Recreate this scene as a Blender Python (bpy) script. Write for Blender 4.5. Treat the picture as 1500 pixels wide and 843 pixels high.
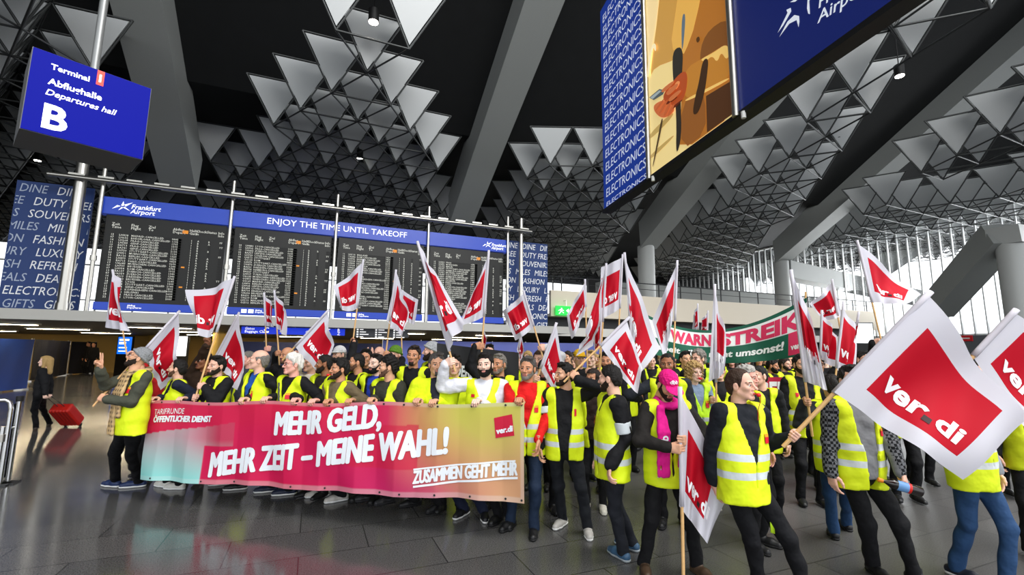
import bpy, bmesh, math, random
import numpy as np
from mathutils import Matrix, Vector

for _o in list(bpy.data.objects):
    bpy.data.objects.remove(_o)
SC = bpy.context.scene
COL = SC.collection
R = math.radians

# ------------------------------------------------------------------ camera
FPX, CAM_H = 680.0, 1.82
YAW, PITCH, ROLL = R(-23.0), R(7.95), R(0.5)
cam_data = bpy.data.cameras.new('camera')
cam_data.sensor_fit = 'HORIZONTAL'
cam_data.sensor_width = 36.0
cam_data.lens = 36.0 * FPX / 1500.0
cam_data.clip_end = 500
cam = bpy.data.objects.new('camera', cam_data)
COL.objects.link(cam)
CM = Matrix.Rotation(YAW, 4, 'Z') @ Matrix.Rotation(math.pi / 2 + PITCH, 4, 'X') @ Matrix.Rotation(ROLL, 4, 'Z')
cam.matrix_world = Matrix.Translation((0, 0, CAM_H)) @ CM
SC.camera = cam

# ------------------------------------------------------------------ sky, light, exposure
W = bpy.data.worlds.new('sky'); SC.world = W; W.use_nodes = True
_nt = W.node_tree; _nt.nodes.clear()
_tc = _nt.nodes.new('ShaderNodeTexCoord'); _sx = _nt.nodes.new('ShaderNodeSeparateXYZ')
_rp = _nt.nodes.new('ShaderNodeValToRGB'); _bg = _nt.nodes.new('ShaderNodeBackground'); _ow = _nt.nodes.new('ShaderNodeOutputWorld')
_mr = _nt.nodes.new('ShaderNodeMapRange'); _mr.inputs[1].default_value = -1; _mr.inputs[2].default_value = 1
_nt.links.new(_tc.outputs['Generated'], _sx.inputs[0]); _nt.links.new(_sx.outputs[2], _mr.inputs[0])
_nt.links.new(_mr.outputs[0], _rp.inputs[0]); _nt.links.new(_rp.outputs[0], _bg.inputs[0]); _nt.links.new(_bg.outputs[0], _ow.inputs[0])
_rp.color_ramp.elements[0].position = 0.46; _rp.color_ramp.elements[0].color = (0.22, 0.23, 0.25, 1)
_rp.color_ramp.elements[1].position = 0.52; _rp.color_ramp.elements[1].color = (0.93, 0.97, 1.0, 1)
_bg.inputs[1].default_value = 1.5

SC.view_settings.view_transform = 'Standard'
SC.view_settings.look = 'None'
SC.view_settings.gamma = 1.0
SC.view_settings.use_curve_mapping = False
SC.view_settings.exposure = 0.6

def area_light(name, loc, target, size, sizey, power, col=(1, 1, 1)):
    l = bpy.data.lights.new(name, 'AREA'); l.shape = 'RECTANGLE'; l.size = size; l.size_y = sizey
    l.energy = power; l.color = col
    o = bpy.data.objects.new(name, l); COL.objects.link(o)
    d = Vector(target) - Vector(loc)
    o.matrix_world = Matrix.Translation(loc) @ d.to_track_quat('-Z', 'Y').to_matrix().to_4x4()
    return o
# added overhead fill lamp, front light for the crowd; the deck is closed above
area_light('crowd_fill', (7, -3, 16), (6, 6, 0.5), 16, 8, 3000, (1.0, 0.98, 0.95))

# daylight outside the right-hand window wall and on the gallery side
_wl = area_light('window_daylight', (48, 24, 8.5), (20, 24, 11.5), 36, 8, 3000, (0.95, 0.98, 1.0)); _wl.data.spread = R(110)

# ------------------------------------------------------------------ pixel <-> place helpers (1500 x 843 frame)
_M = np.array(CM.to_3x3()); _C = np.array([0, 0, CAM_H])
FH = np.array([-math.sin(YAW), math.cos(YAW), 0.0]); RH = np.array([math.cos(YAW), math.sin(YAW), 0.0])
def ray(x, y): return _M @ np.array([(x - 750) / FPX, (421.5 - y) / FPX, -1.0])
def at_z(x, y, z): r = ray(x, y); return _C + r * (z - CAM_H) / r[2]
def at_d(x, y, d): r = ray(x, y); return _C + r * d / (r @ FH)
def at_v(x, y, v): r = ray(x, y); return _C + r * v / r[1]
def at_u(x, y, u): r = ray(x, y); return _C + r * u / r[0]
def proj(p):
    q = (np.asarray(p, float) - _C) @ _M
    return 750 + FPX * q[..., 0] / -q[..., 2], 421.5 - FPX * q[..., 1] / -q[..., 2]

# ------------------------------------------------------------------ materials
def lin(c):
    if isinstance(c, str):
        c = c.lstrip('#'); c = tuple(int(c[i:i + 2], 16) / 255 for i in (0, 2, 4))
        return tuple(x / 12.92 if x <= .04045 else ((x + .055) / 1.055) ** 2.4 for x in c) + (1,)
    return tuple(c) + (1,)
_MC = {}
def mat(name, c, rough=.6, metal=0., spec=.4, emit=None, es=1., bump=0., bs=60., var=0., trans=0., sheen=0.):
    if name in _MC: return _MC[name]
    m = bpy.data.materials.new(name); m.use_nodes = True
    nt = m.node_tree; b = nt.nodes['Principled BSDF']
    b.inputs['Base Color'].default_value = lin(c); b.inputs['Roughness'].default_value = rough
    b.inputs['Metallic'].default_value = metal; b.inputs['Specular IOR Level'].default_value = spec
    if sheen: b.inputs['Sheen Weight'].default_value = sheen
    if emit is not None:
        b.inputs['Emission Color'].default_value = lin(emit); b.inputs['Emission Strength'].default_value = es
    if bump or var:
        tc = nt.nodes.new('ShaderNodeTexCoord'); n = nt.nodes.new('ShaderNodeTexNoise')
        n.inputs['Scale'].default_value = bs; n.inputs['Detail'].default_value = 2
        nt.links.new(tc.outputs['Object'], n.inputs['Vector'])
        if bump:
            bp = nt.nodes.new('ShaderNodeBump'); bp.inputs['Strength'].default_value = bump; bp.inputs['Distance'].default_value = .02
            nt.links.new(n.outputs['Fac'], bp.inputs['Height']); nt.links.new(bp.outputs[0], b.inputs['Normal'])
        if var:
            mx = nt.nodes.new('ShaderNodeMix'); mx.data_type = 'RGBA'
            cl = lin(c); mx.inputs[6].default_value = tuple(x * (1 - var) for x in cl[:3]) + (1,)
            mx.inputs[7].default_value = tuple(min(1, x * (1 + var)) for x in cl[:3]) + (1,)
            nt.links.new(n.outputs['Fac'], mx.inputs[0]); nt.links.new(mx.outputs[2], b.inputs['Base Color'])
    if trans:
        t = nt.nodes.new('ShaderNodeBsdfTranslucent'); t.inputs[0].default_value = lin(c)
        ms = nt.nodes.new('ShaderNodeMixShader'); ms.inputs[0].default_value = trans
        out = nt.nodes['Material Output']
        nt.links.new(b.outputs[0], ms.inputs[1]); nt.links.new(t.outputs[0], ms.inputs[2]); nt.links.new(ms.outputs[0], out.inputs[0])
    _MC[name] = m
    return m

# ------------------------------------------------------------------ object helpers
def mesh_np(name, V, F, mats, midx=None, smooth=False, uv=None):
    """V (n,3); F list of index arrays (m,k) of equal k, or a list of faces"""
    me = bpy.data.meshes.new(name)
    V = np.asarray(V, np.float32)
    Fs = F if isinstance(F, list) and len(F) and isinstance(F[0], np.ndarray) and F[0].ndim == 2 else None
    if isinstance(F, np.ndarray): Fs = [F]
    if Fs is None:
        me.from_pydata(V.tolist(), [], [list(map(int, f)) for f in F])
    else:
        loops = np.concatenate([f.ravel() for f in Fs]).astype(np.int32)
        tot = np.concatenate([np.full(len(f), f.shape[1], np.int32) for f in Fs])
        st = np.concatenate([[0], np.cumsum(tot)[:-1]]).astype(np.int32)
        me.vertices.add(len(V)); me.vertices.foreach_set('co', V.ravel())
        me.loops.add(len(loops)); me.loops.foreach_set('vertex_index', loops)
        me.polygons.add(len(tot)); me.polygons.foreach_set('loop_start', st)
        try: me.polygons.foreach_set('loop_total', tot)
        except Exception: pass
        me.update(calc_edges=True)
    for m in (mats if isinstance(mats, (list, tuple)) else [mats]): me.materials.append(m)
    if midx is not None: me.polygons.foreach_set('material_index', np.asarray(midx, np.int32))
    if smooth: me.polygons.foreach_set('use_smooth', np.ones(len(me.polygons), bool))
    if uv is not None:
        ul = me.uv_layers.new(name='UVMap')
        li = np.zeros(len(me.loops), np.int32); me.loops.foreach_get('vertex_index', li)
        ul.data.foreach_set('uv', np.asarray(uv, np.float32)[li].ravel())
    me.update()
    return me

def link(name, me, parent=None, label=None, cat=None, group=None, kind=None):
    o = bpy.data.objects.new(name, me); COL.objects.link(o)
    if parent is not None: o.parent = parent
    return tag(o, label, cat, group, kind)
def tag(o, label=None, cat=None, group=None, kind=None):
    if label: o['label'] = label
    if cat: o['category'] = cat
    if group: o['group'] = group
    if kind: o['kind'] = kind
    return o
def empty(name, loc, label, cat, group=None, rz=0.):
    o = bpy.data.objects.new(name, None); COL.objects.link(o); o.location = tuple(loc); o.rotation_euler = (0, 0, rz)
    o.empty_display_size = .2
    return tag(o, label, cat, group)

class MB:
    """collects solid shapes; build() links them as one mesh object"""
    def __init__(s): s.v = []; s.f = []; s.m = []; s.n = 0; s.sm = []
    def add(s, V, F, m=0, smooth=False):
        V = np.asarray(V, float).reshape(-1, 3)
        for f in F: s.f.append([int(i) + s.n for i in f]); s.m.append(m); s.sm.append(smooth)
        s.v.append(V); s.n += len(V)
        return s
    def box(s, a, b, m=0, T=None):
        x0, y0, z0 = a; x1, y1, z1 = b
        V = np.array([(x0, y0, z0), (x1, y0, z0), (x1, y1, z0), (x0, y1, z0), (x0, y0, z1), (x1, y0, z1), (x1, y1, z1), (x0, y1, z1)], float)
        if T is not None: V = T(V)
        return s.add(V, [(0, 3, 2, 1), (4, 5, 6, 7), (0, 1, 5, 4), (1, 2, 6, 5), (2, 3, 7, 6), (3, 0, 4, 7)], m)
    def prism(s, poly, off, m=0):
        """polygon of 3-D points extruded by the vector off"""
        P = np.asarray(poly, float); n = len(P); Q = P + np.asarray(off, float)
        F = [tuple(range(n))[::-1], tuple(range(n, 2 * n))] + [(i, (i + 1) % n, n + (i + 1) % n, n + i) for i in range(n)]
        return s.add(np.vstack([P, Q]), F, m)
    def tube(s, pts, r, n=10, m=0, cap=True, closed=False):
        P = np.asarray(pts, float); k = len(P)
        rr = np.full(k, r) if np.isscalar(r) else np.asarray(r, float)
        T = np.gradient(P, axis=0); T /= np.linalg.norm(T, axis=1)[:, None] + 1e-12
        up = np.array([0, 0, 1.]) if abs(T[0][2]) < .9 else np.array([1., 0, 0])
        V = []; a = np.arange(n) * 2 * math.pi / n
        A = np.cross(T[0], up); A /= np.linalg.norm(A)
        for i in range(k):
            A = A - T[i] * (A @ T[i]); A /= np.linalg.norm(A) + 1e-12; B = np.cross(T[i], A)
            V.append(P[i] + rr[i] * (np.cos(a)[:, None] * A + np.sin(a)[:, None] * B))
        F = []
        for i in range(k - 1 + (1 if closed else 0)):
            i2 = (i + 1) % k
            for j in range(n):
                F.append((i * n + j, i * n + (j + 1) % n, i2 * n + (j + 1) % n, i2 * n + j))
        if cap and not closed: F += [tuple(range(n))[::-1], tuple((k - 1) * n + j for j in range(n))]
        return s.add(np.vstack(V), F, m, True)
    def build(s, name, mats, parent=None, world_parent=True, **kw):
        V = np.vstack(s.v)
        if parent is not None and world_parent: V = V - np.array(parent.location)
        me = bpy.data.meshes.new(name); me.from_pydata(V.tolist(), [], s.f)
        for m in (mats if isinstance(mats, (list, tuple)) else [mats]): me.materials.append(m)
        me.polygons.foreach_set('material_index', np.array(s.m, np.int32))
        me.polygons.foreach_set('use_smooth', np.array(s.sm, bool))
        me.update()
        if any(s.sm):
            try: me.set_sharp_from_angle(angle=R(40))
            except Exception: pass
        return link(name, me, parent, **kw)

def text_mesh(body, size=1., bold=0., shear=0., align='LEFT', sx=1., spacing=1., res=3, ls=1.):
    """2-D lettering as (verts (n,2), faces) with its left baseline at the origin"""
    c = bpy.data.curves.new('t', 'FONT'); c.body = body; c.size = size; c.offset = bold * size; c.shear = shear
    c.align_x = align; c.space_character = spacing; c.space_line = ls; c.resolution_u = res; c.fill_mode = 'FRONT'
    o = bpy.data.objects.new('t', c); COL.objects.link(o)
    me = bpy.data.meshes.new_from_object(o.evaluated_get(bpy.context.evaluated_depsgraph_get()))
    V = np.zeros(len(me.vertices) * 3, np.float32); me.vertices.foreach_get('co', V); V = V.reshape(-1, 3)[:, :2].astype(float)
    F = [tuple(p.vertices) for p in me.polygons]
    bpy.data.objects.remove(o); bpy.data.curves.remove(c); bpy.data.meshes.remove(me)
    V[:, 0] *= sx
    return V, F

def cut2d(V, F, step):
    """cuts a flat 2-D mesh along a square grid so that it can follow a curved surface"""
    bm = bmesh.new(); vs = [bm.verts.new((x, y, 0)) for x, y in V]
    for f in F:
        try: bm.faces.new([vs[i] for i in f])
        except ValueError: pass
    for ax in (0, 1):
        lo, hi = V[:, ax].min(), V[:, ax].max()
        for t in np.arange(math.floor(lo / step) * step + step, hi, step):
            co = [0, 0, 0]; no = [0, 0, 0]; co[ax] = t; no[ax] = 1
            bmesh.ops.bisect_plane(bm, geom=bm.verts[:] + bm.edges[:] + bm.faces[:], dist=1e-5, plane_co=co, plane_no=no)
    bm.verts.index_update()
    V2 = np.array([v.co[:2] for v in bm.verts]); F2 = [tuple(v.index for v in f.verts) for f in bm.faces]
    bm.free()
    return V2, F2

def on_plane(O, X, Y, off=0.):
    """maps 2-D (x, y) to O + x X + y Y, lifted off along the normal"""
    O, X, Y = (np.asarray(a, float) for a in (O, X, Y)); N = np.cross(X, Y); N /= np.linalg.norm(N)
    return lambda V: O + V[:, :1] * X + V[:, 1:2] * Y + N * off
def unit(v): v = np.asarray(v, float); return v / (np.linalg.norm(v) + 1e-12)
def fit(V, x0, y0, w=None, h=None):
    lo, hi = V.min(0), V.max(0); sx = w / (hi[0] - lo[0]) if w else None; sy = h / (hi[1] - lo[1]) if h else None
    sx = sx or sy; sy = sy or sx
    return (V - lo) * (sx, sy) + (x0, y0)
# ------------------------------------------------------------------ the hall: u along the board wall (x), v into the hall (y)
M_conc = mat('girder_grey', '8b8e8c', .55, bump=.05, bs=30, var=.05)
M_deck = mat('dark_deck', '101213', .8, var=.3, bs=1.5)
M_panel = mat('ceiling_panel', 'b4b7b8', .45, metal=.15)
M_strut = mat('strut_steel', '4a4c4c', .45, metal=.6)
M_white = mat('white_paint', 'd8d8d4', .5)
M_cream = mat('cream_panel', 'e2d6c2', .55)
M_steel = mat('brushed_steel', 'b5b2ab', .28, metal=.95)
M_chrome = mat('chrome', 'd0d0d0', .16, metal=1.)
M_black = mat('black_matt', '0c0c0d', .55)
M_dgrey = mat('dark_grey', '2a2b2d', .5)
M_mgrey = mat('mid_grey', '77797b', .5)

def floor_material():
    m = bpy.data.materials.new('granite_floor'); m.use_nodes = True; nt = m.node_tree; b = nt.nodes['Principled BSDF']
    tc = nt.nodes.new('ShaderNodeTexCoord'); mp = nt.nodes.new('ShaderNodeMapping'); mp.inputs['Rotation'].default_value = (0, 0, 0)
    br = nt.nodes.new('ShaderNodeTexBrick'); br.offset = .5; br.inputs['Scale'].default_value = 1.
    br.inputs['Color1'].default_value = (.07, .069, .069, 1); br.inputs['Color2'].default_value = (.105, .102, .1, 1)
    br.inputs['Mortar'].default_value = (.03, .03, .03, 1); br.inputs['Mortar Size'].default_value = .006
    br.inputs['Brick Width'].default_value = 1.2; br.inputs['Row Height'].default_value = .6
    nz = nt.nodes.new('ShaderNodeTexNoise'); nz.inputs['Scale'].default_value = 90; nz.inputs['Detail'].default_value = 5
    mx = nt.nodes.new('ShaderNodeMix'); mx.data_type = 'RGBA'; mx.blend_type = 'MULTIPLY'; mx.inputs[0].default_value = .75
    rp = nt.nodes.new('ShaderNodeValToRGB'); rp.color_ramp.elements[0].position = .35; rp.color_ramp.elements[0].color = (.45, .45, .45, 1)
    rp.color_ramp.elements[1].position = .68; rp.color_ramp.elements[1].color = (1.5, 1.5, 1.5, 1)
    L = nt.links.new
    L(tc.outputs['Object'], mp.inputs[0]); L(mp.outputs[0], br.inputs[0]); L(tc.outputs['Object'], nz.inputs[0]); L(nz.outputs['Fac'], rp.inputs[0])
    L(br.outputs['Color'], mx.inputs[6]); L(rp.outputs[0], mx.inputs[7]); L(mx.outputs[2], b.inputs['Base Color'])
    n2 = nt.nodes.new('ShaderNodeTexNoise'); n2.inputs['Scale'].default_value = .8; n2.inputs['Detail'].default_value = 3
    mr = nt.nodes.new('ShaderNodeMapRange'); mr.inputs[3].default_value = .07; mr.inputs[4].default_value = .2
    L(tc.outputs['Object'], n2.inputs[0]); L(n2.outputs['Fac'], mr.inputs[0])
    # the stone is honed, less polished, on the right-hand side of the hall
    sp = nt.nodes.new('ShaderNodeSeparateXYZ'); m2 = nt.nodes.new('ShaderNodeMapRange'); m2.inputs[1].default_value = 1.; m2.inputs[2].default_value = 6.; m2.inputs[3].default_value = 0; m2.inputs[4].default_value = .3; ad = nt.nodes.new('ShaderNodeMath')
    L(tc.outputs['Object'], sp.inputs[0]); L(sp.outputs[0], m2.inputs[0]); L(mr.outputs[0], ad.inputs[0]); L(m2.outputs[0], ad.inputs[1]); L(ad.outputs[0], b.inputs['Roughness'])
    b.inputs['Specular IOR Level'].default_value = .4
    return m
MB().box((-45, -14, -.3), (62, 70, 0)).build('floor', floor_material(), kind='structure')

# sloping dark roof deck, folding to a flat strip towards the far side
deck = MB()
prof = [(-14, 27.5), (0, 27.5), (23.4, 13.7), (70, 13.7)]
deck.prism([(-45, v, z) for v, z in prof] + [(-45, v, z + .4) for v, z in prof[::-1]], (107, 0, 0))
deck.build('ceiling', M_deck, kind='structure')
MB().box((-45.4, -4, 0), (-45, 70, 28)).build('wall_left', mat('dark_wall', '3a3c3e', .7), kind='structure')

# girders
def girder(uc, v0, v1, w0, w1, h0, h1, name='roof_beam'):
    z = lambda v: 26 - .59 * v
    m = MB()
    A = [(uc - w0 / 2, v0, z(v0)), (uc + w0 / 2, v0, z(v0)), (uc + w0 / 2 + .15, v0, z(v0) + h0), (uc - w0 / 2 - .15, v0, z(v0) + h0)]
    B = [(uc - w1 / 2, v1, z(v1)), (uc + w1 / 2, v1, z(v1)), (uc + w1 / 2 + .1, v1, z(v1) + h1), (uc - w1 / 2 - .1, v1, z(v1) + h1)]
    m.add(A + B, [(0, 1, 2, 3), (7, 6, 5, 4), (0, 4, 5, 1), (1, 5, 6, 2), (2, 6, 7, 3), (3, 7, 4, 0)])
    return m.build(name, M_conc, kind='structure')
for uc in (-21.4, -6.75, 8.15, 22.9, 37.3, 52):
    girder(uc, -2, 27.6, 2.0, 1.5, 3.2, 1.9)
def column(u, v, r, z0, z1, cap=True):
    m = MB(); m.tube([(u, v, z0), (u, v, z1)], r, 28)
    if cap:
        m.prism([(u - r * 1.0, v - r * 1.1, z1), (u + r * 1.0, v - r * 1.1, z1), (u + r * 1.25, v - r * 1.1, z1 + 1.0), (u - r * 1.25, v - r * 1.1, z1 + 1.0)], (0, 2.2 * r, 0))
    return m.build('column', mat('column_grey', 'aeb0ae', .5), kind='structure')
for u, v in ((22.9, 27.9), (37.3, 27.6), (38.9, 28.8)): column(u, v, .62, 3.0, 9.9, False)
_ce = at_d(1486, 400, 26.5)
column(_ce[0], _ce[1], .66, 0, 8.3)
column(-21.4, 27.6, .62, 0, 9.9, False)
def strut_beam(a, b, w, h):
    a, b = np.array(a, float), np.array(b, float); t = unit(b - a); s = unit(np.cross(t, (0, 0, 1))) * w / 2; n = unit(np.cross(s, t)) * h / 2
    m = MB(); m.prism([a - s - n, a + s - n, a + s + n, a - s + n], b - a); return m.build('roof_beam', M_conc, kind='structure')
strut_beam((_ce[0] - .2, _ce[1] + .2, 9.0), at_d(1372, 452, 33), 1.5, 1.5)
strut_beam((37.6, 27.6, 9.2), at_d(1345, 437, 52), 1.3, 1.5)
strut_beam((22, 33, 7.2), (52, 33, 7.4), 1., 1.2)

# hanging lattices of triangular panels between the girders
LA, LZ, LR = 2.28, 11.8, 1.965
BAY_ROT = {0: (0, (0.05, 14.45)), 1: (0, (0.05, 14.45)), 2: (-22, tuple(at_z(806, 243, LZ)[:2])), 3: (-44, tuple(at_z(1249, 137, LZ)[:2])), 4: (-58, tuple(at_z(1434, 240, LZ)[:2]))}
def lattice_nodes(b):
    out = []; th, (ou, ov) = BAY_ROT[b]; c, s = math.cos(R(th)), math.sin(R(th))
    for j in range(-40, 40):
        for i in range(-40, 40):
            a, w = (i + (j % 2) * .5) * LA, j * LR
            u, v = ou + a * c - w * s, ov + a * s + w * c
            if -44 < u < 60 and v < 58: out.append((u, v))
    return out
def bay_of(u, v):
    A0, A1 = -6.3 - .161 * (v - 16.3), -3.9 - .176 * (v - 14.8)
    B0, B1 = 4.4 + .219 * (v - 11.2), 6.4 + .205 * (v - 10.3)
    C0, C1 = 16 + .514 * (v - 13.6), 14.4 + .557 * (v - 6.8)
    D0, D1 = 19 + .875 * (v - 5.7), 23.4 + .833 * (v - 7.2)
    if u < A0 - .9 and v > 10: return 0
    if A1 < u < B0:
        lo = np.interp(v, [13, 19, 20.4, 22, 26.5, 27.5, 34, 58], [-.6, -.6, -2.3, -3.3, -3.4, -5.6, -6.6, -14])
        hi = np.interp(v, [13, 19, 20.4, 22, 30, 34, 58], [2.9, 2.9, 5.0, 6.2, 7.2, 9.2, 20])
        if v > 13 and lo < u < hi: return 1
        return None
    if B1 + 1.2 < u < C0 - 1.0:
        return 2 if v > 20.5 or (v > 15.5 and u > 12.2) else None
    if C1 + .9 < u < D0 - 1.6 and v > 4.5: return 3
    if u > D1 + 1.3 and v > 4.5 and not (33.5 < u < 38 and 11 < v < 16): return 4
    return None
bays = {k: [] for k in range(5)}
for b_ in bays:
    bays[b_] = [(u, v) for u, v in lattice_nodes(b_) if bay_of(u, v) == b_]
dv, dz = -LA * .289, 1.9
ins = .09
def panel_mesh():
    T = np.array([(-LA / 2, dv, dz), (LA / 2, dv, dz), (0, 0, 0)]); c = T.mean(0); T = c + (T - c) * (1 - ins)
    n = unit(np.cross(T[1] - T[0], T[2] - T[0])) * .03
    V = np.vstack([T - n, T + n]); F = [(0, 1, 2), (5, 4, 3), (0, 3, 4, 1), (1, 4, 5, 2), (2, 5, 3, 0)]
    return V, F
PV, PF = panel_mesh()
panel_me = bpy.data.meshes.new('panel'); panel_me.from_pydata(PV.tolist(), [], PF); panel_me.materials.append(M_panel)
def bars_mesh(segs, r):
    S = np.array(segs, float); a, b = S[:, 0], S[:, 1]; t = b - a; t /= np.linalg.norm(t, axis=1)[:, None]
    up = np.where(np.abs(t[:, 2:3]) < .9, np.array([[0, 0, 1.]]), np.array([[1., 0, 0]]))
    s = np.cross(t, up); s /= np.linalg.norm(s, axis=1)[:, None]; n = np.cross(s, t)
    V = np.stack([a - s * r, a + n * r, a + s * r, a - n * r, b - s * r, b + n * r, b + s * r, b - n * r], 1).reshape(-1, 3)
    q = np.array([(0, 1, 5, 4), (1, 2, 6, 5), (2, 3, 7, 6), (3, 0, 4, 7)])
    return V, (np.arange(len(S))[:, None, None] * 8 + q).reshape(-1, 4)
bay_words = ['dark triangular panel ceiling lattice at far left, behind the blue hall sign',
             'stepped triangular panel ceiling lattice above the departure boards',
             'triangular panel ceiling lattice behind the hanging advertising billboard',
             'narrow bright triangular panel lattice strip right of the billboard',
             'wide triangular panel ceiling lattice at far right above the big column']
for b, nodes in bays.items():
    if not nodes: continue
    N = np.array(nodes); c = N.mean(0)
    root = empty('ceiling_lattice', (c[0], c[1], LZ + dz), bay_words[b], 'ceiling lattice')
    pos = {(round(u, 1), round(v, 1)) for u, v in nodes}; th = R(BAY_ROT[b][0]); rot = np.array([[math.cos(th), -math.sin(th), 0], [math.sin(th), math.cos(th), 0], [0, 0, 1]])
    e1, e2 = rot[:, 0], rot[:, 1]
    segs = []
    for u, v in nodes:
        p = np.array([u, v, LZ]); l, r_, k = (p + rot @ np.array(q) for q in ((-LA / 2, dv, dz), (LA / 2, dv, dz), (0, dv + LR, dz)))
        segs += [(p, l), (p, r_), (l, r_), (l, k), (r_, k), (p, k)]
        for du, dw in ((LA, 0), (LA / 2, LR), (-LA / 2, LR)):
            q = p + e1 * du + e2 * dw
            if any((round(q[0] + x, 1), round(q[1] + y, 1)) in pos for x in (-.04, .04) for y in (-.04, .04)): segs.append((p, q))
    V, F = bars_mesh(segs, .042)
    link('strut_grid', mesh_np('strut_grid', V - np.array(root.location), F, M_strut), root)
    px = np.array([proj((u, v, LZ + 1)) for u, v in nodes])
    vis = (px[:, 0] > -90) & (px[:, 0] < 1590) & (px[:, 1] > -90) & (px[:, 1] < 480) & (N @ FH[:2] > 1)
    d2 = np.where(vis, (N ** 2).sum(1), 1e9); order = np.argsort(d2)
    for q in order[:100]:
        if d2[q] > 1e8: break
        o = link('panel', panel_me, root); o.location = (N[q, 0] - c[0], N[q, 1] - c[1], -dz); o.rotation_euler = (0, 0, th)
    rest = [q for q in order if not (q in set(order[:100].tolist()) and d2[q] < 1e8)]
    if rest:
        VV = np.vstack([PV @ rot.T + (N[q, 0] - c[0], N[q, 1] - c[1], -dz) for q in rest])
        FF = [tuple(i + 6 * k for i in f) for k in range(len(rest)) for f in PF]
        me = bpy.data.meshes.new('panel_field'); me.from_pydata(VV.tolist(), [], FF); me.materials.append(M_panel)
        link('panel_field', me, root, kind='stuff')

# downlights hung in the lattice
M_lamp = mat('lamp_glow', 'ffffff', .5, emit='fff6e6', es=14)
dl_words = ['bright round downlight high in the lattice above the departure boards', 'small black downlight low in the lattice above the takeoff lettering',
            'bright round downlight in the lattice strip right of the billboard', 'unlit black downlight tube in the right lattice strip',
            'square lamp fixed under the middle girder at the top edge', 'small lit downlight behind the blue hall sign']
for (x, y, z, lit, wd) in ((547, 33, 12.6, 1, dl_words[0]), (527, 232, 12.4, 1, dl_words[1]), (1318, 112, 12.6, 1, dl_words[2]), (1228, 204, 12.4, 0, dl_words[3]), (790, 1, 17.0, 1, dl_words[4]), (55, 236, 12.2, 1, dl_words[5])):
    p = at_z(x, y, z)
    r = empty('downlight', p, wd, 'downlight')
    MB().tube([p + (0, 0, .02), p + (0, 0, .45), p + (0, 0, .5)], [.17, .17, .1], 20).tube([p + (0, 0, .5), p + (0, 0, 1.6)], .02, 6).build('housing', M_black, r)
    MB().tube([p, p + (0, 0, .03)], .15, 20).build('lens', M_lamp if lit else M_dgrey, r)

# ------------------------------------------------------------------ lower level below the boards
M_soffit = mat('soffit', '5a5850', .6)
slab = MB(); slab.box((-45, 22.25, 2.86), (13, 46, 3.2)); slab.build('gallery_slab', M_soffit, kind='structure')
MB().box((-45, 22.1, 2.84), (13, 22.24, 3.22)).build('trim_1', mat('fascia', 'b4b2ac', .45), kind='structure')
MB().box((13, 24.3, 2.86), (45.5, 46, 3.25)).build('gallery_slab', M_soffit, kind='structure')
MB().box((13, 24.15, 2.8), (45.5, 24.29, 3.3)).build('trim_2', mat('fascia_light', 'd5d2ca', .45), kind='structure')
MB().box((13.2, 26.0, 3.26), (45.5, 26.2, 4.2)).build('wall_service_band', M_dgrey, kind='structure')
MB().box((13.2, 25, 4.02), (45.5, 25.25, 5.62)).box((13.2, 25.25, 4.02), (45.5, 46, 4.2)).build('wall_gallery', M_cream, kind='structure')
rail = empty('gallery_railing', (29, 25.15, 5.62), 'dark gallery railing with thin posts above the cream wall', 'railing')
m = MB(); m.tube([(13.2, 25.1, 6.5), (45.5, 25.1, 6.5)], .035); m.tube([(13.2, 25.1, 6.1), (45.5, 25.1, 6.1)], .02); m.build('handrail', M_dgrey, rail)
for u in np.arange(14, 45, 1.9): MB().box((u - .03, 25.07, 5.62), (u + .03, 25.13, 6.5)).build('post', M_dgrey, rail)
MB().box((-45, 46, 0), (20, 46.3, 3.2)).build('wall_back', mat('ochre_wall', 'c8a458', .6), kind='structure')
MB().box((20, 44, 0), (45.5, 46.3, 3.2)).build('wall_rear_right', mat('grey_wall', '8d8f90', .6), kind='structure')
# far side above the gallery: daylight window with mullions, then a dark wall
m = MB()
for u in np.arange(-44, 33, 3.0): m.box((u - .06, 58, 3), (u + .06, 58.2, 13.7))
for z in (3, 6.5, 10): m.box((-45, 58, z), (33, 58.2, z + .12))
m.build('window_1', M_white, kind='structure')
def glass_mat():
    g = bpy.data.materials.new('window_glass'); g.use_nodes = True; nt = g.node_tree
    t = nt.nodes.new('ShaderNodeBsdfTransparent'); gl = nt.nodes.new('ShaderNodeBsdfGlossy'); gl.inputs['Roughness'].default_value = .03
    mx = nt.nodes.new('ShaderNodeMixShader'); mx.inputs[0].default_value = .06
    nt.links.new(t.outputs[0], mx.inputs[1]); nt.links.new(gl.outputs[0], mx.inputs[2]); nt.links.new(mx.outputs[0], nt.nodes['Material Output'].inputs[0])
    return g
M_glass = glass_mat()
MB().box((-45, 58.08, 3), (33, 58.1, 13.7)).build('window_pane_1', M_glass, kind='structure')
MB().box((33, 52, 3), (62, 52.4, 13.7)).build('wall_rear_upper', M_dgrey, kind='structure')
MB().box((-45, 58.3, 0), (62, 58.6, 3)).build('wall_outer_base', M_mgrey, kind='structure')
# right wall: grey base, white fins with daylight between
MB().box((46, 2, 0), (46.4, 58, 3.4)).build('wall_right', mat('grey_blue_wall', '5c6064', .6), kind='structure')
m = MB()
for v in np.arange(2.2, 58, .75): m.box((46.0, v - .04, 3.4), (46.22, v + .04, 13.7))
for z in (3.4, 13.5): m.box((46, 2, z), (46.3, 58, z + .12))
m.build('window_2', mat('fin_white', 'e4e6e6', .5), kind='structure')
MB().box((46.36, 2, 3.4), (46.38, 58, 13.7)).build('window_pane_2', M_glass, kind='structure')

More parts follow.
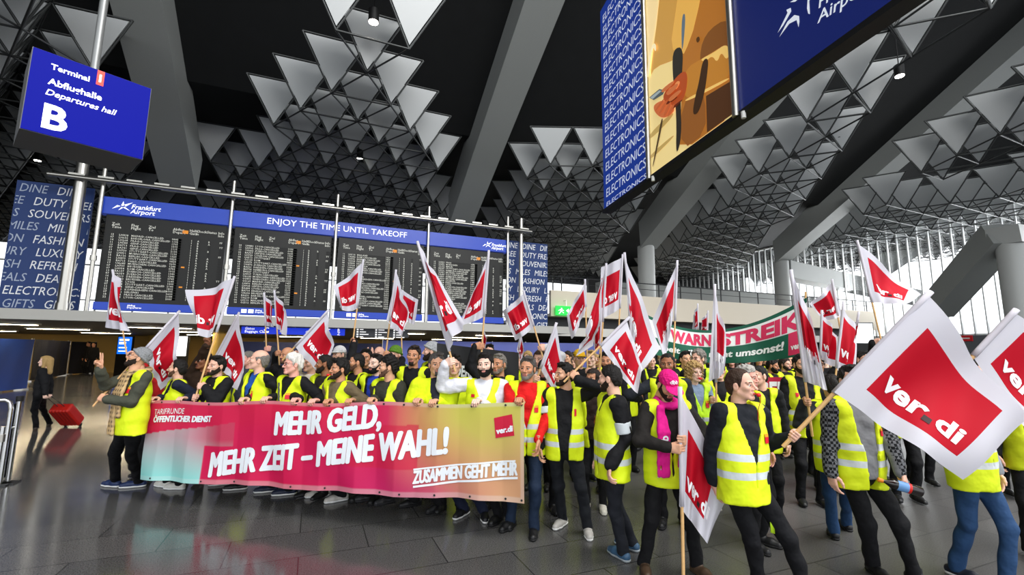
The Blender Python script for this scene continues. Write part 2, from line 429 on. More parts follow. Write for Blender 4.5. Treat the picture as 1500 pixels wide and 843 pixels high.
# soffit strip lights (they mirror in the floor)
M_strip = mat('strip_glow', 'ffffff', .5, emit='ffe8c0', es=30)
for k, (u, v) in enumerate([(-34 + 5.5 * i, v) for v in (26, 31, 37) for i in range(9)]):
    r = empty('ceiling_light', (u, v, 2.86), 'long warm strip light under the low ceiling beyond the boards', 'ceiling light', 'strip lights under the low ceiling')
    MB().box((u - 1.3, v - .12, 2.79), (u + 1.3, v + .12, 2.86)).build('frame', M_white, r)
    MB().box((u - 1.2, v - .09, 2.775), (u + 1.2, v + .09, 2.795)).build('diffuser', M_strip, r)

for _u in (-30, -18, -6, 6): area_light('passage_lamp', (_u, 35, 2.74), (_u, 35, 0), 9, 12, 170, (1.0, .78, .45))
# yellow columns, screens and hoardings on the lower level
def yellow_col(x, d, r, wd):
    p = at_d(x, 520, d); o = empty('yellow_column', (p[0], p[1], 0), wd, 'column')
    MB().tube([(p[0], p[1], 0), (p[0], p[1], 2.85)], r, 24).build('shaft', mat('yellow_col', 'b89a4e', .45), o)
    MB().tube([(p[0], p[1], 0), (p[0], p[1], .15)], r + .03, 24).build('skirt', M_dgrey, o)
yellow_col(237, 36, 1.0, 'broad yellow round column behind the man in the grey beanie')
yellow_col(201, 38, .45, 'slim yellow column right of the blue lit screen')
yellow_col(322, 27, .01 + .42, 'pale column under the reversed flag, behind the bearded man')
def kiosk(x, y0, y1, w, d, face, wd, lines=()):
    p = at_d(x, y1, d); z0, z1 = max(0.02, at_d(x, y1, d)[2]), at_d(x, y0, d)[2]; hw = w / 2
    T = lambda V: np.array([p[0], p[1], 0]) + V[:, :1] * RH + V[:, 1:2] * FH + V[:, 2:3] * (0, 0, 1)
    r = empty('info_screen', (p[0], p[1], 0), wd, 'screen')
    MB().box((-hw - .06, 0, 0), (hw + .06, .15, z1 + .06), T=T).build('housing', M_black, r)
    m = MB().box((-hw, -.012, z0), (hw, 0, z1), T=T)
    m.build('display', face, r)
    l = MB()
    for fy, x0, x1, hh in lines:
        zz = z1 - (z1 - z0) * fy; l.box((-hw + w * x0, -.02, zz - hh), (-hw + w * x1, -.014, zz), T=T)
    if lines: l.build('lettering', mat('screen_white', 'ffffff', .5, emit='ffffff', es=1.2), r)
M_scrb = mat('screen_blue', '1060c8', .3, emit='0f5cc8', es=1.1)
kiosk(181, 494, 519, 1.0, 34, M_scrb, 'blue lit info screen with white lettering in the passage', ((.12, .1, .8, .12), (.3, .1, .6, .16), (.6, .1, .7, .07), (.8, .1, .6, .07)))
kiosk(263, 493, 522, .8, 30, mat('screen_white2', 'ffffff', .4, emit='e8eef4', es=.8), 'tall dark screen with a white field behind the red flag')
kiosk(1266, 474, 503, 1.3, 31, mat('screen_pale', 'e8eef0', .4, emit='e8eef0', es=.9), 'pale lit info screen beyond the crowd, left of the raised flag', ((.3, .1, .45, .05), (.45, .55, .9, .05), (.7, .1, .9, .03)))
_p = at_u(1413, 496, 45.9); r = empty('wall_sign', _p, 'small red sign on the grey wall below the white window fins', 'sign')
MB().box((45.9, _p[1] - .45, _p[2] - .22), (46.0, _p[1] + .45, _p[2] + .22)).build('panel', mat('sign_red', 'd01a24', .5), r)
MB().box((45.89, _p[1] - .3, _p[2] - .05), (45.9, _p[1] + .3, _p[2] + .05)).build('white_bar', M_white, r)
def hoarding(x0, x1, d0, d1, ztop, m_, wd, posts=4, z0=.05):
    a, b = at_d(x0, 520, d0), at_d(x1, 520, d1); a[2] = b[2] = 0; t = unit(b - a); n = np.array([-t[1], t[0], 0]); Lh = np.linalg.norm(b - a)
    o = empty('hoarding', (a + b) / 2, wd, 'barrier')
    ns = max(8, int(Lh / .12)); nzv = 6; V = []; rng = random.Random(int(x0 * 7 + x1))
    ph = [rng.uniform(0, 6) for _ in range(4)]
    for k in range(ns + 1):
        for q in range(nzv + 1):
            s = Lh * k / ns; z = z0 + (ztop - z0) * q / nzv
            off = .03 * math.sin(s * 2.2 + ph[0] + z) + .02 * math.sin(s * 5 + ph[1] - 2 * z)
            V.append(a + t * s + n * off + np.array([0, 0, z]))
    F = np.array([(k * (nzv + 1) + q, (k + 1) * (nzv + 1) + q, (k + 1) * (nzv + 1) + q + 1, k * (nzv + 1) + q + 1) for k in range(ns) for q in range(nzv)])
    V = np.array(V); V2 = V + n * .01
    me = mesh_np('fabric', np.vstack([V, V2]) - np.array(o.location), [np.vstack([F, F[:, ::-1] + len(V)])], m_, smooth=True)
    link('fabric', me, o)
    for k in range(posts):
        p = a + t * Lh * k / max(1, posts - 1) + n * .09
        MB().tube([p, p + (0, 0, ztop + .05)], .025, 8).box((p[0] - .25, p[1] - .25, 0), (p[0] + .25, p[1] + .25, .06)).build('post', M_steel, o)
    return o
M_bluefab = mat('blue_fabric', '123a8c', .6); M_darkfab = mat('dark_fabric', '23242c', .6); M_navyfab = mat('navy_fabric', '27305c', .55); M_vioblue = mat('violet_fabric', '5a62a8', .5)
hoarding(-60, 47, 17.5, 21, 2.2, M_bluefab, 'royal blue fabric hoarding at the left edge', 3)
hoarding(50, 100, 26, 32, 2.3, M_darkfab, 'dark fabric hoarding behind the walking woman', 3)
hoarding(103, 140, 33, 35, 2.3, M_darkfab, 'dark fabric hoarding further back, by the passage', 2)
hoarding(336, 560, 24, 27, 2.25, M_navyfab, 'long navy fabric hoarding behind the left part of the crowd', 6)
hoarding(560, 905, 23, 27, 2.35, M_vioblue, 'violet blue fabric hoarding behind the middle of the crowd', 8)

# far traveller silhouettes are built with the people; luggage trolley rails at the left edge
def bent_rail(pts, r): 
    P = []
    for i in range(len(pts) - 1):
        for t in np.linspace(0, 1, 5)[:-1]: P.append(np.array(pts[i]) * (1 - t) + np.array(pts[i + 1]) * t)
    P.append(np.array(pts[-1])); return P
q_origin = at_d(5, 700, 6.5) * [1, 1, 0]
g = empty('crowd_barrier', q_origin, 'chrome tubular guard rail with dark infill at the lower left edge', 'barrier')
def gp(x, y): return at_d(x, y, 6.5)
def bar(name, pts, r, mt=M_chrome):
    MB().tube(pts, r, 12).build(name, mt, g)
zt = at_d(20, 586, 6.5)[2]
def ground(x, d): p = at_d(x, 700, d); p[2] = 0; return p
q0, q1, q2 = ground(-75, 6.2), ground(1, 6.5), ground(12, 6.6)
H3 = np.array([0, 0, 1.])
arc = [q0 + H3 * .0, q0 + H3 * (zt - .12), q0 * .9 + q1 * .1 + H3 * (zt - .02), q0 * .8 + q1 * .2 + H3 * zt, q1 * .85 + q0 * .15 + H3 * zt, q1 * .95 + q0 * .05 + H3 * (zt - .03), q1 + H3 * (zt - .12), q1]
bar('hoop', arc, .028)
bar('post', [q2, q2 + H3 * (zt - .02)], .032)
MB().tube([q2 + H3 * (zt - .03), q2 + H3 * (zt + .04)], .042, 12).build('post_cap', M_black, g)
q3 = q1 * .9 + q0 * .1
bar('inner_post', [q3, q3 + H3 * (zt - .35)], .03)
MB().tube([q3 + H3 * (zt - .55), q3 + H3 * (zt - .45)], .045, 12).build('clamp', M_steel, g)
bar('cross_rail', [q1 + H3 * (zt - .38), q2 + H3 * (zt - .38)], .018)
t_ = unit(q2 - q1)
MB().prism([np.array([-t_[1], t_[0], 0]) * .05 + _q for _q in [q1 + t_ * .035 + H3 * .08, q2 + t_ * .09 + H3 * .08, q2 + t_ * .09 + H3 * (zt - .02), q1 + t_ * .035 + H3 * (zt - .1)]], np.array([-t_[1], t_[0], 0]) * .012 + 0).build('infill_panel', mat('smoked_panel', '15171b', .25), g)
MB().box((-.1, -.1, 0), (.1, .1, .02), T=lambda V: V + q1).box((-.1, -.1, 0), (.1, .1, .02), T=lambda V: V + q2).build('foot_plate', M_dgrey, g)
# ------------------------------------------------------------------ departure boards
M_bblue = mat('board_blue', '1c3fa8', .35, emit='1838a4', es=.25)
M_board = mat('board_black', '1a1a18', .42, spec=.3)
M_flap = mat('flap_white', 'd2d2c8', .5, emit='d2d2c8', es=.15)
M_flapdim = mat('flap_slot', '10100f', .6)
M_orange = mat('flap_orange', 'e08a20', .5, emit='e08a20', es=.2)
M_ltxt = mat('sign_white', 'f2f2f2', .5, emit='ffffff', es=.55)
BV = 22.8
posts_u = [-8.03, -3.58, .66, 5.0, 9.32]
Z0, Z1, ZH = 3.32, 7.12, 7.82
cities = 'HAMBURG BERLIN BREMEN MUENCHEN LONDON PARIS WIEN ZUERICH GENF PRAG BUDAPEST LISSABON MADRID OSLO KOPENHAGEN MAILAND ROM BARCELONA DRESDEN LEIPZIG STUTTGART BRUESSEL WARSCHAU KRAKAU HELSINKI TURIN VENEDIG LYON'.split()
rg = random.Random(4)
def put(mb, V, F, T, m=0): mb.add(T(V), F, m)
bwords = ['leftmost black split-flap departure board in the row of four', 'second black split-flap departure board from the left in the row',
          'third black split-flap departure board, right of the middle', 'rightmost black split-flap departure board in the row of four']
for k in range(4):
    u0, u1 = posts_u[k] + .16, posts_u[k + 1] - .16; w = u1 - u0
    r = empty('departure_board', ((u0 + u1) / 2, BV, Z0), bwords[k], 'departure board', 'split-flap departure boards')
    m = MB().box((u0, BV, Z0 + .3), (u1, BV + .35, Z1)); m.build('housing', M_board, r)
    m = MB()
    nr = 25; pitch = (Z1 - .78 - Z0 - .42) / nr; cols = [(.05, 2), (.115, 5), (.21, 18), (.54, 4), (.70, 1), (.755, 1), (.85, 1), (.95, 2)]
    for i in range(nr):
        z = Z1 - .74 - i * pitch
        for cx, n in cols: m.box((u0 + w * cx, BV - .004, z - pitch * .82), (u0 + w * cx + n * .094, BV + .01, z - pitch * .04))
    m.build('flap_field', M_flapdim, r)
    colt = [[] for _ in cols]
    for i in range(nr):
        full = i < nr - rg.randint(0, 3)
        colt[0].append('%02d' % rg.randint(6, 23)); colt[1].append(rg.choice(['LH', 'LH', 'UA', 'BA', 'OS']) + str(rg.randint(100, 999)))
        colt[2].append(rg.choice(cities) + ('-CANCELLED' if rg.random() < .85 else ''))
        colt[3].append('%02d%02d' % (rg.randint(6, 22), rg.choice([0, 5, 10, 15, 20, 30, 40, 45, 55])))
        colt[4].append('1'); colt[5].append(rg.choice('AB')); colt[6].append(rg.choice('AB ')); colt[7].append(rg.choice(['  ', '  ', '  ', 'TT', 'FF']))
    hs = pitch * .72
    tm = MB()
    for (cx, n), rows in zip(cols, colt):
        for i, s in enumerate(rows):
            if not s.strip(): continue
            V, F = text_mesh(s, 1, .012, res=1, spacing=1.1)
            hgt = hs; V = V * (hgt / .72); V[:, 0] *= min(1.0, n * .094 / max(1e-3, V[:, 0].max()))
            put(tm, V, F, on_plane((u0 + w * cx, BV - .006, Z1 - .74 - i * pitch - pitch * .74), (1, 0, 0), (0, 0, 1), .002))
    tm.build('flap_lettering', M_flap, r)
    hm = MB()
    for cx, s in ((.05, 'Zeit\nTime'), (.2, 'Flug\nFlight'), (.34, 'Ziel\nTo'), (.54, 'Abflug\nDepart'), (.68, 'Halle\nGate'), (.735, 'Check\nIn'), (.83, 'Status\n'), (.93, 'Info\nInfo')):
        V, F = text_mesh(s, .15, .01, res=1, ls=.8)
        put(hm, V, F, on_plane((u0 + w * cx, BV - .004, Z1 - .40), (1, 0, 0), (0, 0, 1), .002))
    hm.build('heading_lettering', M_flap, r)
    om = MB().box((u0 + w * .62, BV - .006, Z1 - .5), (u0 + w * .67, BV, Z1 - .36))
    for i in (rg.randint(4, 12), rg.randint(13, 22)):
        z = Z1 - .74 - i * pitch; om.box((u0 + w * .64, BV - .006, z - pitch * .7), (u0 + w * .64 + .12, BV, z - pitch * .15))
    om.build('orange_flap', M_orange, r)
    s_ = MB().box((u0 - .02, BV - .1, Z0), (u1 + .02, BV + .3, Z0 + .3)); s_.build('blue_sill', M_bblue, r)
    wm = MB().box((u0 + .52 + 0 * k, BV - .11, Z0 + .07), (u0 + .72, BV - .1, Z0 + .23))
    if k: wm.box((u0 + .78, BV - .11, Z0 + .07), (u0 + .98, BV - .1, Z0 + .23))
    V, F = text_mesh('Abflug\nDepartures', .1, .01, res=1, ls=.8)
    put(wm, V, F, on_plane((u0 + 1.04, BV - .1, Z0 + .165), (1, 0, 0), (0, 0, 1), .003)); wm.build('sill_sign', M_ltxt, r)
    # foot lamp of each board
hd = empty('header_sign', (.6, BV, ZH), 'long blue header sign with white lettering above the departure boards', 'sign')
MB().box((posts_u[0] - .05, BV - .12, Z1 + .02), (posts_u[4] + .05, BV + .32, ZH)).build('fascia', M_bblue, hd)
tm = MB(); V, F = text_mesh('ENJOY THE TIME UNTIL TAKEOFF', 1, .0, res=3)
put(tm, fit(V, 0, 0, w=6.15, h=.36), F, on_plane((-2.2, BV - .12, Z1 + .18), (1, 0, 0), (0, 0, 1), .006))
star = lambda cx, cz, s: [(np.array([(-.55, -.25), (-.12, -.02), (-.3, .02)]) * s, [(0, 1, 2)]), (np.array([(-.1, .02), (0, .32), (.06, .06), (.0, .0)]) * s, [(0, 1, 2, 3)]),
    (np.array([(.06, .1), (.5, .3), (.14, -.02)]) * s, [(0, 1, 2)]), (np.array([(.1, -.04), (.42, -.3), (.0, -.1)]) * s, [(0, 1, 2)]), (np.array([(-.06, -.06), (-.22, -.32), (.02, -.12)]) * s, [(0, 1, 2)])]
def airport_logo(tm, u, z, s, X=(1, 0, 0), O=None, off=.006):
    O = (u, BV - .12, z) if O is None else O
    for Vv, Ff in star(0, 0, s): put(tm, Vv, Ff, on_plane(O, X, (0, 0, 1), off))
    V, F = text_mesh('Frankfurt\nAirport', .42 * s, .012, shear=.2, res=2, ls=.75)
    put(tm, V + (.42 * s, -.12 * s), F, on_plane(O, X, (0, 0, 1), off))
airport_logo(tm, -7.35, Z1 + .38, .62); airport_logo(tm, 8.2, Z1 + .36, .52)
tm.build('lettering', M_ltxt, hd)
pw = ['leftmost steel support post of the departure boards', 'steel support post between first and second departure board', 'steel support post between second and third departure board', 'steel support post between third and fourth departure board', 'rightmost steel support post of the departure boards']
for k, u in enumerate(posts_u):
    r = empty('support_post', (u, BV - .12, 3.2), pw[k], 'post')
    MB().tube([(u, BV - .2, 3.0), (u, BV - .2, 9.1)], .075, 14).build('tube', M_steel, r)
    MB().tube([(u, BV - .2, 5.2), (u, BV - .2, 5.4)], .11, 14).build('clamp', M_steel, r)
r = empty('top_rail', (.4, BV - .5, 8.4), 'long horizontal steel rail with lamps above the header sign', 'rail')
MB().tube([(-9.6, BV - .5, 8.35), (10.6, BV - .5, 8.35)], .09, 14).build('tube', M_steel, r)
for u in np.arange(-9, 10, .9): MB().box((u, BV - .56, 8.43), (u + .5, BV - .44, 8.5)).build('lamp_batten', M_steel, r)

# word banners left and right of the boards
def word_banner(u0, u1, z0, z1, v, rows, wd, mainx, hl):
    r = empty('word_banner', ((u0 + u1) / 2, v, z0), wd, 'banner')
    MB().box((u0, v, z0), (u1, v + .08, z1)).build('panel', mat('banner_navy', '16356f', .5), r)
    tw = MB(); tg = MB(); n = len(rows); ph = (z1 - z0) / n
    for i, wrd in enumerate(rows):
        V, F = text_mesh(wrd, ph * .92, .0, shear=.18, res=2, sx=.8); wl = V[:, 0].max() + .25
        st = u0 + mainx[i % len(mainx)]
        for q in range(-4, 5):
            x = st + q * wl; zb = z1 - (i + 1) * ph + ph * .16
            P = on_plane((x, v, zb), (1, 0, 0), (0, 0, 1), .004)(V)
            # lettering is cut off at the banner's edges
            bm = bmesh.new(); vs = [bm.verts.new(p) for p in P]
            for f in F:
                try: bm.faces.new([vs[j] for j in f])
                except ValueError: pass
            for e, s in ((u0 + .03, -1), (u1 - .03, 1)):
                bmesh.ops.bisect_plane(bm, geom=bm.verts[:] + bm.edges[:] + bm.faces[:], plane_co=(e, 0, 0), plane_no=(s, 0, 0), clear_outer=True)
            bm.verts.index_update()
            if len(bm.faces): (tw if (q == 0 or not hl) else tg).add([w_.co[:] for w_ in bm.verts], [[w_.index for w_ in f.verts] for f in bm.faces])
            bm.free()
    if tw.n: tw.build('lettering', mat('banner_white', 'eceef2', .5), r)
    if tg.n: tg.build('pale_lettering', mat('banner_grey', 'a9b4c8', .5), r, label='greyer repeated lettering')
rowsw = ['DINE', 'DUTY FREE', 'SOUVENIRS', 'MILES', 'FASHION', 'LUXURY', 'REFRESH', 'DEALS', 'ELECTRONICS', 'GIFTS']
wl0, wl1 = at_v(22, 285, 23.3), at_v(137, 290, 23.3)
word_banner(wl0[0], wl1[0], 3.25, 8.25, 23.3, rowsw, 'navy word banner left of the departure boards, behind the thick post', [1.2, .55, .45, 1.08, .7, .84, .72, .95, .06, 1.3], True)
wr0, wr1 = at_v(743, 352, 23.3), at_v(802, 360, 23.3)
word_banner(wr0[0], wr1[0], 3.1, 8.0, 23.3, rowsw, 'navy word banner right of the departure boards, behind a thin post', [.9, .8, .7, .5, .8, .6, .7, .6, .3, .6], False)
r = empty('banner_post', (at_v(98, 400, 22.6)[0], 22.6, 3.2), 'thick steel post in front of the left word banner', 'post')
a = at_v(99, 400, 22.6)[0]; MB().tube([(a, 22.6, 3.1), (a, 22.6, 9.6)], .19, 20).build('tube', M_steel, r); MB().tube([(a, 22.6, 3.1), (a, 22.6, 3.5)], .22, 20).build('collar', M_steel, r)
r = empty('banner_post', (at_v(763, 400, 22.6)[0], 22.6, 3.2), 'thin steel post in front of the right word banner', 'post')
a = at_v(763, 400, 22.6)[0]; MB().tube([(a, 22.6, 3.1), (a, 22.6, 9.1)], .11, 16).build('tube', M_steel, r); MB().tube([(a, 22.6, 3.1), (a, 22.6, 3.4)], .15, 16).build('collar', M_steel, r)

# signs hung under the slab
r = empty('direction_sign', at_v(428, 480, 23.0), 'blue direction sign with white letters hanging below the boards', 'sign')
a, b = at_v(354, 478, 23.0), at_v(505, 492, 23.0)
MB().box((a[0], 23.0, b[2]), (b[0], 23.15, a[2] - .02)).build('panel', mat('sign_blue', '1230c0', .4, emit='1230c0', es=.6), r)
tm = MB(); hz = a[2] - b[2]
for fx, s, sz in ((.03, 'Gates\nBaggage Claim', .16), (.20, 'C', .32), (.60, 'Gates', .16), (.68, 'B', .32), (.80, 'T', .32), (.92, 'B\nZ', .2)):
    V, F = text_mesh(s, sz, .012, res=1, ls=.8); put(tm, V, F, on_plane((a[0] + (b[0] - a[0]) * fx, 23.0, b[2] + hz * (.22 if '\n' not in s else .55)), (1, 0, 0), (0, 0, 1), .004))
tm.build('lettering', M_ltxt, r)
for fx in (.1, .5, .9): MB().tube([(a[0] + (b[0] - a[0]) * fx, 23.08, a[2] - .03), (a[0] + (b[0] - a[0]) * fx, 23.08, 3.2)], .015, 6).build('hanger', M_steel, r)
r = empty('pictogram_sign', at_v(548, 480, 23.0), 'dark grey sign with small white lists hanging right of the blue direction sign', 'sign')
a, b = at_v(519, 478, 23.0), at_v(598, 495, 23.0)
MB().box((a[0], 23.0, b[2]), (b[0], 23.12, a[2] - .02)).build('panel', mat('sign_grey', '3c3e42', .4, emit='3c3e42', es=.3), r)
tm = MB()
for c in range(3):
    for q in range(4):
        x = a[0] + .12 + c * (b[0] - a[0]) / 3; z = a[2] - .12 - q * (a[2] - b[2]) / 4.4
        tm.box((x, 22.992, z - .07), (x + .08, 22.996, z)); tm.box((x + .14, 22.992, z - .055), (x + .3 + .12 * ((c + q) % 3), 22.996, z - .015))
tm.build('list_marks', M_ltxt, r)
for fx in (.1, .9): MB().tube([(a[0] + (b[0] - a[0]) * fx, 23.06, a[2] - .03), (a[0] + (b[0] - a[0]) * fx, 23.06, 3.0)], .015, 6).build('hanger', M_steel, r)
r = empty('exit_sign', at_v(829, 455, 24.6), 'small green emergency exit sign with running figure and arrow', 'sign')
a, b = at_v(815, 448, 24.6), at_v(846, 463, 24.6); cu = a[0]; W_ = b[0] - a[0]; Hh = a[2] - b[2]
MB().box((a[0], 24.6, b[2]), (b[0], 24.75, a[2])).build('panel', mat('exit_green', '16b23c', .4, emit='18c042', es=.9), r)
tm = MB(); T = on_plane((a[0], 24.6, b[2]), (1, 0, 0), (0, 0, 1), .005)
P = lambda q: T(np.array(q, float) * (W_, Hh))
tm.add(P([(.45, .5), (.58, .75), (.58, .56), (.95, .56), (.95, .44), (.58, .44), (.58, .25)]), [(0, 1, 2, 5, 6), (2, 3, 4, 5)])
for q in ([(.2, .72), (.24, .8), (.29, .72), (.24, .66)], [(.18, .65), (.28, .62), (.27, .4), (.19, .42)], [(.19, .42), (.25, .42), (.15, .12), (.1, .14)], [(.22, .44), (.27, .4), (.36, .28), (.33, .18), (.3, .28)], [(.18, .62), (.2, .55), (.1, .45), (.08, .5)], [(.27, .62), (.36, .52), (.34, .46), (.26, .54)]):
    tm.add(P(q), [tuple(range(len(q)))])
tm.build('pictogram', M_ltxt, r)
MB().tube([((a[0] + b[0]) / 2, 24.7, a[2] - .02), ((a[0] + b[0]) / 2, 24.7, 5.0), ((a[0] + b[0]) / 2, 25.02, 5.0)], .02, 6).build('hanger', M_steel, r)

# ------------------------------------------------------------------ hall sign "B" (lit box hung from the roof)
O = at_d(28, 188, 6.5); zb = O[2]
def solve(px, y, Dd, O_):
    lo, hi = 0.01, 12.
    return None
best = None
Pr = None
for ang in np.linspace(0, 80, 161):
    D_ = RH * math.cos(R(ang)) + FH * math.sin(R(ang))
    ts = np.linspace(.3, 6, 200); Q = O + ts[:, None] * D_; xs, ys = proj(Q); i = np.argmin(abs(xs - 208)); e = abs(ys[i] - 235)
    if best is None or e < best[0]: best = (e, ang, ts[i], D_)
_, ang_, SW, SD = best
SHt = at_d(47, 68, 6.5)[2] - zb; SN = np.array([-SD[1], SD[0], 0.])
if SN @ FH < 0: SN = -SN
ang_s = math.atan2(SD[1], SD[0])
r = empty('hall_sign', O + SD * SW / 2, 'large blue lit hall sign with white letter B hung from the roof', 'sign')
MB().prism([O, O + SD * SW, O + SD * SW + (0, 0, SHt), O + (0, 0, SHt)], SN * 1.0).build('housing', mat('sign_shell', '6f7072', .5), r)
MB().prism([O + SD * .01 - SN * .02 + (0, 0, .01), O + SD * (SW - .01) - SN * .02 + (0, 0, .01), O + SD * (SW - .01) - SN * .02 + (0, 0, SHt - .01), O + SD * .01 - SN * .02 + (0, 0, SHt - .01)], SN * .018).build('face', mat('hall_blue', '060b50', .6, spec=.1, emit='0612a8', es=.55), r)
tm = MB(); T = lambda x, y, off=.024: on_plane(O + SD * (SW * x) + np.array([0, 0, SHt * y]) - SN * off, SD, (0, 0, 1), 0)
V, F = text_mesh('Terminal', 1, .02); put(tm, fit(V, 0, 0, w=SW * .305), F, T(.15, .80))
V, F = text_mesh('Abflughalle', 1, .02); put(tm, fit(V, 0, 0, w=SW * .43), F, T(.145, .585))
V, F = text_mesh('Departures hall', 1, .01, shear=.25); put(tm, fit(V, 0, 0, w=SW * .575), F, T(.14, .455))
V, F = text_mesh('B', 1, .03); put(tm, fit(V, 0, 0, h=SHt * .30), F, T(.145, .075))
tm.build('lettering', mat('lit_white', 'ffffff', .4, emit='ffffff', es=.75), r)
tm = MB(); put(tm, np.array([(0, 0), (SW * .062, 0), (SW * .062, SHt * .19), (0, SHt * .19)]), [(0, 1, 2, 3)], T(.51, .80)); tm.build('red_tab', mat('lit_red', 'f03018', .4, emit='f03018', es=.7), r)
V, F = text_mesh('1', 1, .03); tm = MB(); put(tm, fit(V, 0, 0, h=SHt * .1), F, T(.53, .84, .028)); tm.build('numeral', mat('lit_white', 'ffffff'), r)
pc = O + SD * SW * .52 + SN * .5; MB().tube([pc + (0, 0, SHt), pc + (0, 0, SHt + 9)], .06, 14).build('hanger_pole', mat('pole_grey', '8a8c8c', .4, metal=.5), r)

# ------------------------------------------------------------------ advertising billboard hung at the upper right
BD = unit(FH - .2206 * RH); B0_ = at_d(886, 308, 10.0); zb = B0_[2]
BNm = np.cross(BD, (0, 0, 1)); BNm = BNm if BNm @ (-B0_) > 0 else -BNm   # towards the viewer's side
def s_of(px):
    lo, hi = 0., 9.0
    for _ in range(60):
        md = (lo + hi) / 2
        if proj(B0_ - BD * md)[0] < px: lo = md
        else: hi = md
    return lo
def bb(x, y):
    rr = ray(x, y); t = ((B0_ - _C) @ BNm) / (rr @ BNm); p = _C + rr * t
    return (-(p - B0_) @ BD, p[2] - zb)
S1, S2, SE = s_of(955), s_of(1084), 8.2
BH = bb(880, 18)[1]
XB = -BD
r = empty('billboard', B0_ + XB * 4, 'huge hanging advertising billboard with trench coat picture and blue panels', 'billboard')
def slab_(s0, s1, z0, z1, y0, y1, name, mt):
    a = B0_ + XB * s0 + BNm * y0; b = B0_ + XB * s1 + BNm * y0
    return MB().prism([a + (0, 0, z0), b + (0, 0, z0), b + (0, 0, z1), a + (0, 0, z1)], BNm * (y1 - y0)).build(name, mt, r)
slab_(0, SE, 0, BH + 1.5, -.14, 0, 'housing', M_dgrey)
slab_(-.03, SE, -.07, .0, -.16, .05, 'bottom_rail', M_black)
slab_(0, S1 - .02, .02, BH, 0, .02, 'blue_word_panel', mat('adv_blue', '16358e', .4, emit='16358e', es=.35))
slab_(S2, SE, .02, BH + 1.5, 0, .02, 'blue_airport_panel', mat('adv_navy', '14205e', .35, emit='14205e', es=.35))
def PB(off): return on_plane(B0_ + BNm * off, XB, (0, 0, 1), 0)
tm = MB(); n = 18; ph = BH / 16.2
V, F = text_mesh('ELECTRONICS', 1, 0, shear=.12); V = fit(V, 0, 0, w=S1 * .86, h=ph * .62)
for i in range(16): put(tm, V + (S1 * .07, .03 + (i - .3) * ph) if i else V * (1, .5) + (S1 * .07, .03), F, PB(.026))
tm.build('word_lettering', mat('adv_white', 'dfe6f2', .5, emit='dfe6f2', es=.3), r)
def pcol(n, h, e=.42): return mat('poster_' + n, h, .4, emit=h, es=e)
slab_(S1, S2 - .03, .02, BH + 1.5, 0, .02, 'poster', pcol('cream', 'e8cf8c'))
zpx = lambda q: np.array([bb(870 + a * .3797, b_ * .3797) for a, b_ in q])
def poly(name, q, mt, off):
    V = zpx(q); V[:, 0] = np.clip(V[:, 0], S1 + .01, S2 - .04); V[:, 1] = np.maximum(V[:, 1], .03)
    m = MB(); m.add(PB(off)(V), [tuple(range(len(V)))]); return m
pm = MB()
pics = [('bokeh', 'c39246', [(235, 180), (250, 70), (270, -160), (460, -160), (420, 160), (320, 230), (240, 260), (220, 300)]),
        ('glow', 'f0d49a', [(205, -60), (262, -60), (245, 90), (225, 210), (214, 300)]),
        ('shade', 'b79a58', [(216, 520), (310, 430), (312, 450), (218, 545)]), ('shade', 'b79a58', [(220, 600), (312, 520), (314, 530), (222, 620)]),
        ('coat', 'a96a28', [(345, -160), (575, -160), (575, 470), (322, 612), (345, 400), (345, 300), (318, 200)]),
        ('coatshade', '7a4a1e', [(430, 130), (535, 60), (548, 200), (450, 240), (410, 250)]),
        ('lapel', 'dca850', [(322, 40), (352, -160), (445, -160), (400, 90), (356, 210), (345, 205), (300, 190)]),
        ('shirt', '2a2620', [(312, 190), (352, 180), (346, 300), (340, 380), (346, 530), (322, 612), (326, 450), (308, 270)]),
        ('blueedge', '5a6a78', [(345, 60), (362, 50), (352, 180), (345, 200)]),
        ('skirt', '4a2c16', [(440, 372), (535, 315), (556, 432), (444, 512)]),
        ('skirtlight', '8a5424', [(345, 400), (410, 370), (438, 375), (440, 512), (345, 582)]),
        ('sleeve', 'b5782c', [(355, 268), (430, 225), (528, 165), (545, 300), (430, 355), (352, 392)]),
        ('fold', 'e6bc68', [(415, 232), (470, 205), (520, 168), (536, 205), (520, 235), (500, 200), (484, 245), (465, 215), (440, 240)]),
        ('fold', 'e6bc68', [(360, 385), (440, 345), (530, 300), (532, 308), (440, 358), (362, 394)]),
        ('strap', '3a2412', [(428, 232), (452, 225), (446, 290), (436, 360), (412, 440), (388, 445), (398, 380), (414, 320)]),
        ('hand', 'a8481f', [(272, 372), (300, 330), (352, 272), (372, 288), (362, 372), (330, 410), (296, 428), (284, 400)]),
        ('hand2', 'c4683a', [(238, 404), (282, 384), (326, 420), (300, 450), (268, 458), (240, 432)]),
        ('knuckle', 'd88a52', [(292, 352), (306, 336), (318, 340), (300, 372)]), ('knuckle', 'd88a52', [(318, 330), (332, 312), (344, 318), (326, 352)]),
        ('gap', '5a200c', [(284, 398), (330, 372), (332, 378), (290, 408)]), ('gap', '5a200c', [(300, 424), (350, 384), (352, 390), (304, 432)]),
        ('phone', '4c5658', [(222, 378), (262, 345), (284, 350), (276, 366), (240, 388)]), ('phone2', '9aa6a8', [(226, 378), (262, 350), (270, 353), (236, 384)]),
        ('cable', '4a3a20', [(270, 458), (278, 460), (262, 540), (240, 640), (234, 650), (254, 545)]),
        ('button', '50300f', [(404, 152), (416, 140), (422, 156), (410, 170)]),
        ('loop', 'f6e6b8', [(214, 300), (222, 210), (238, 168), (250, 172), (250, 200), (244, 196), (240, 182), (230, 215), (222, 300)])]
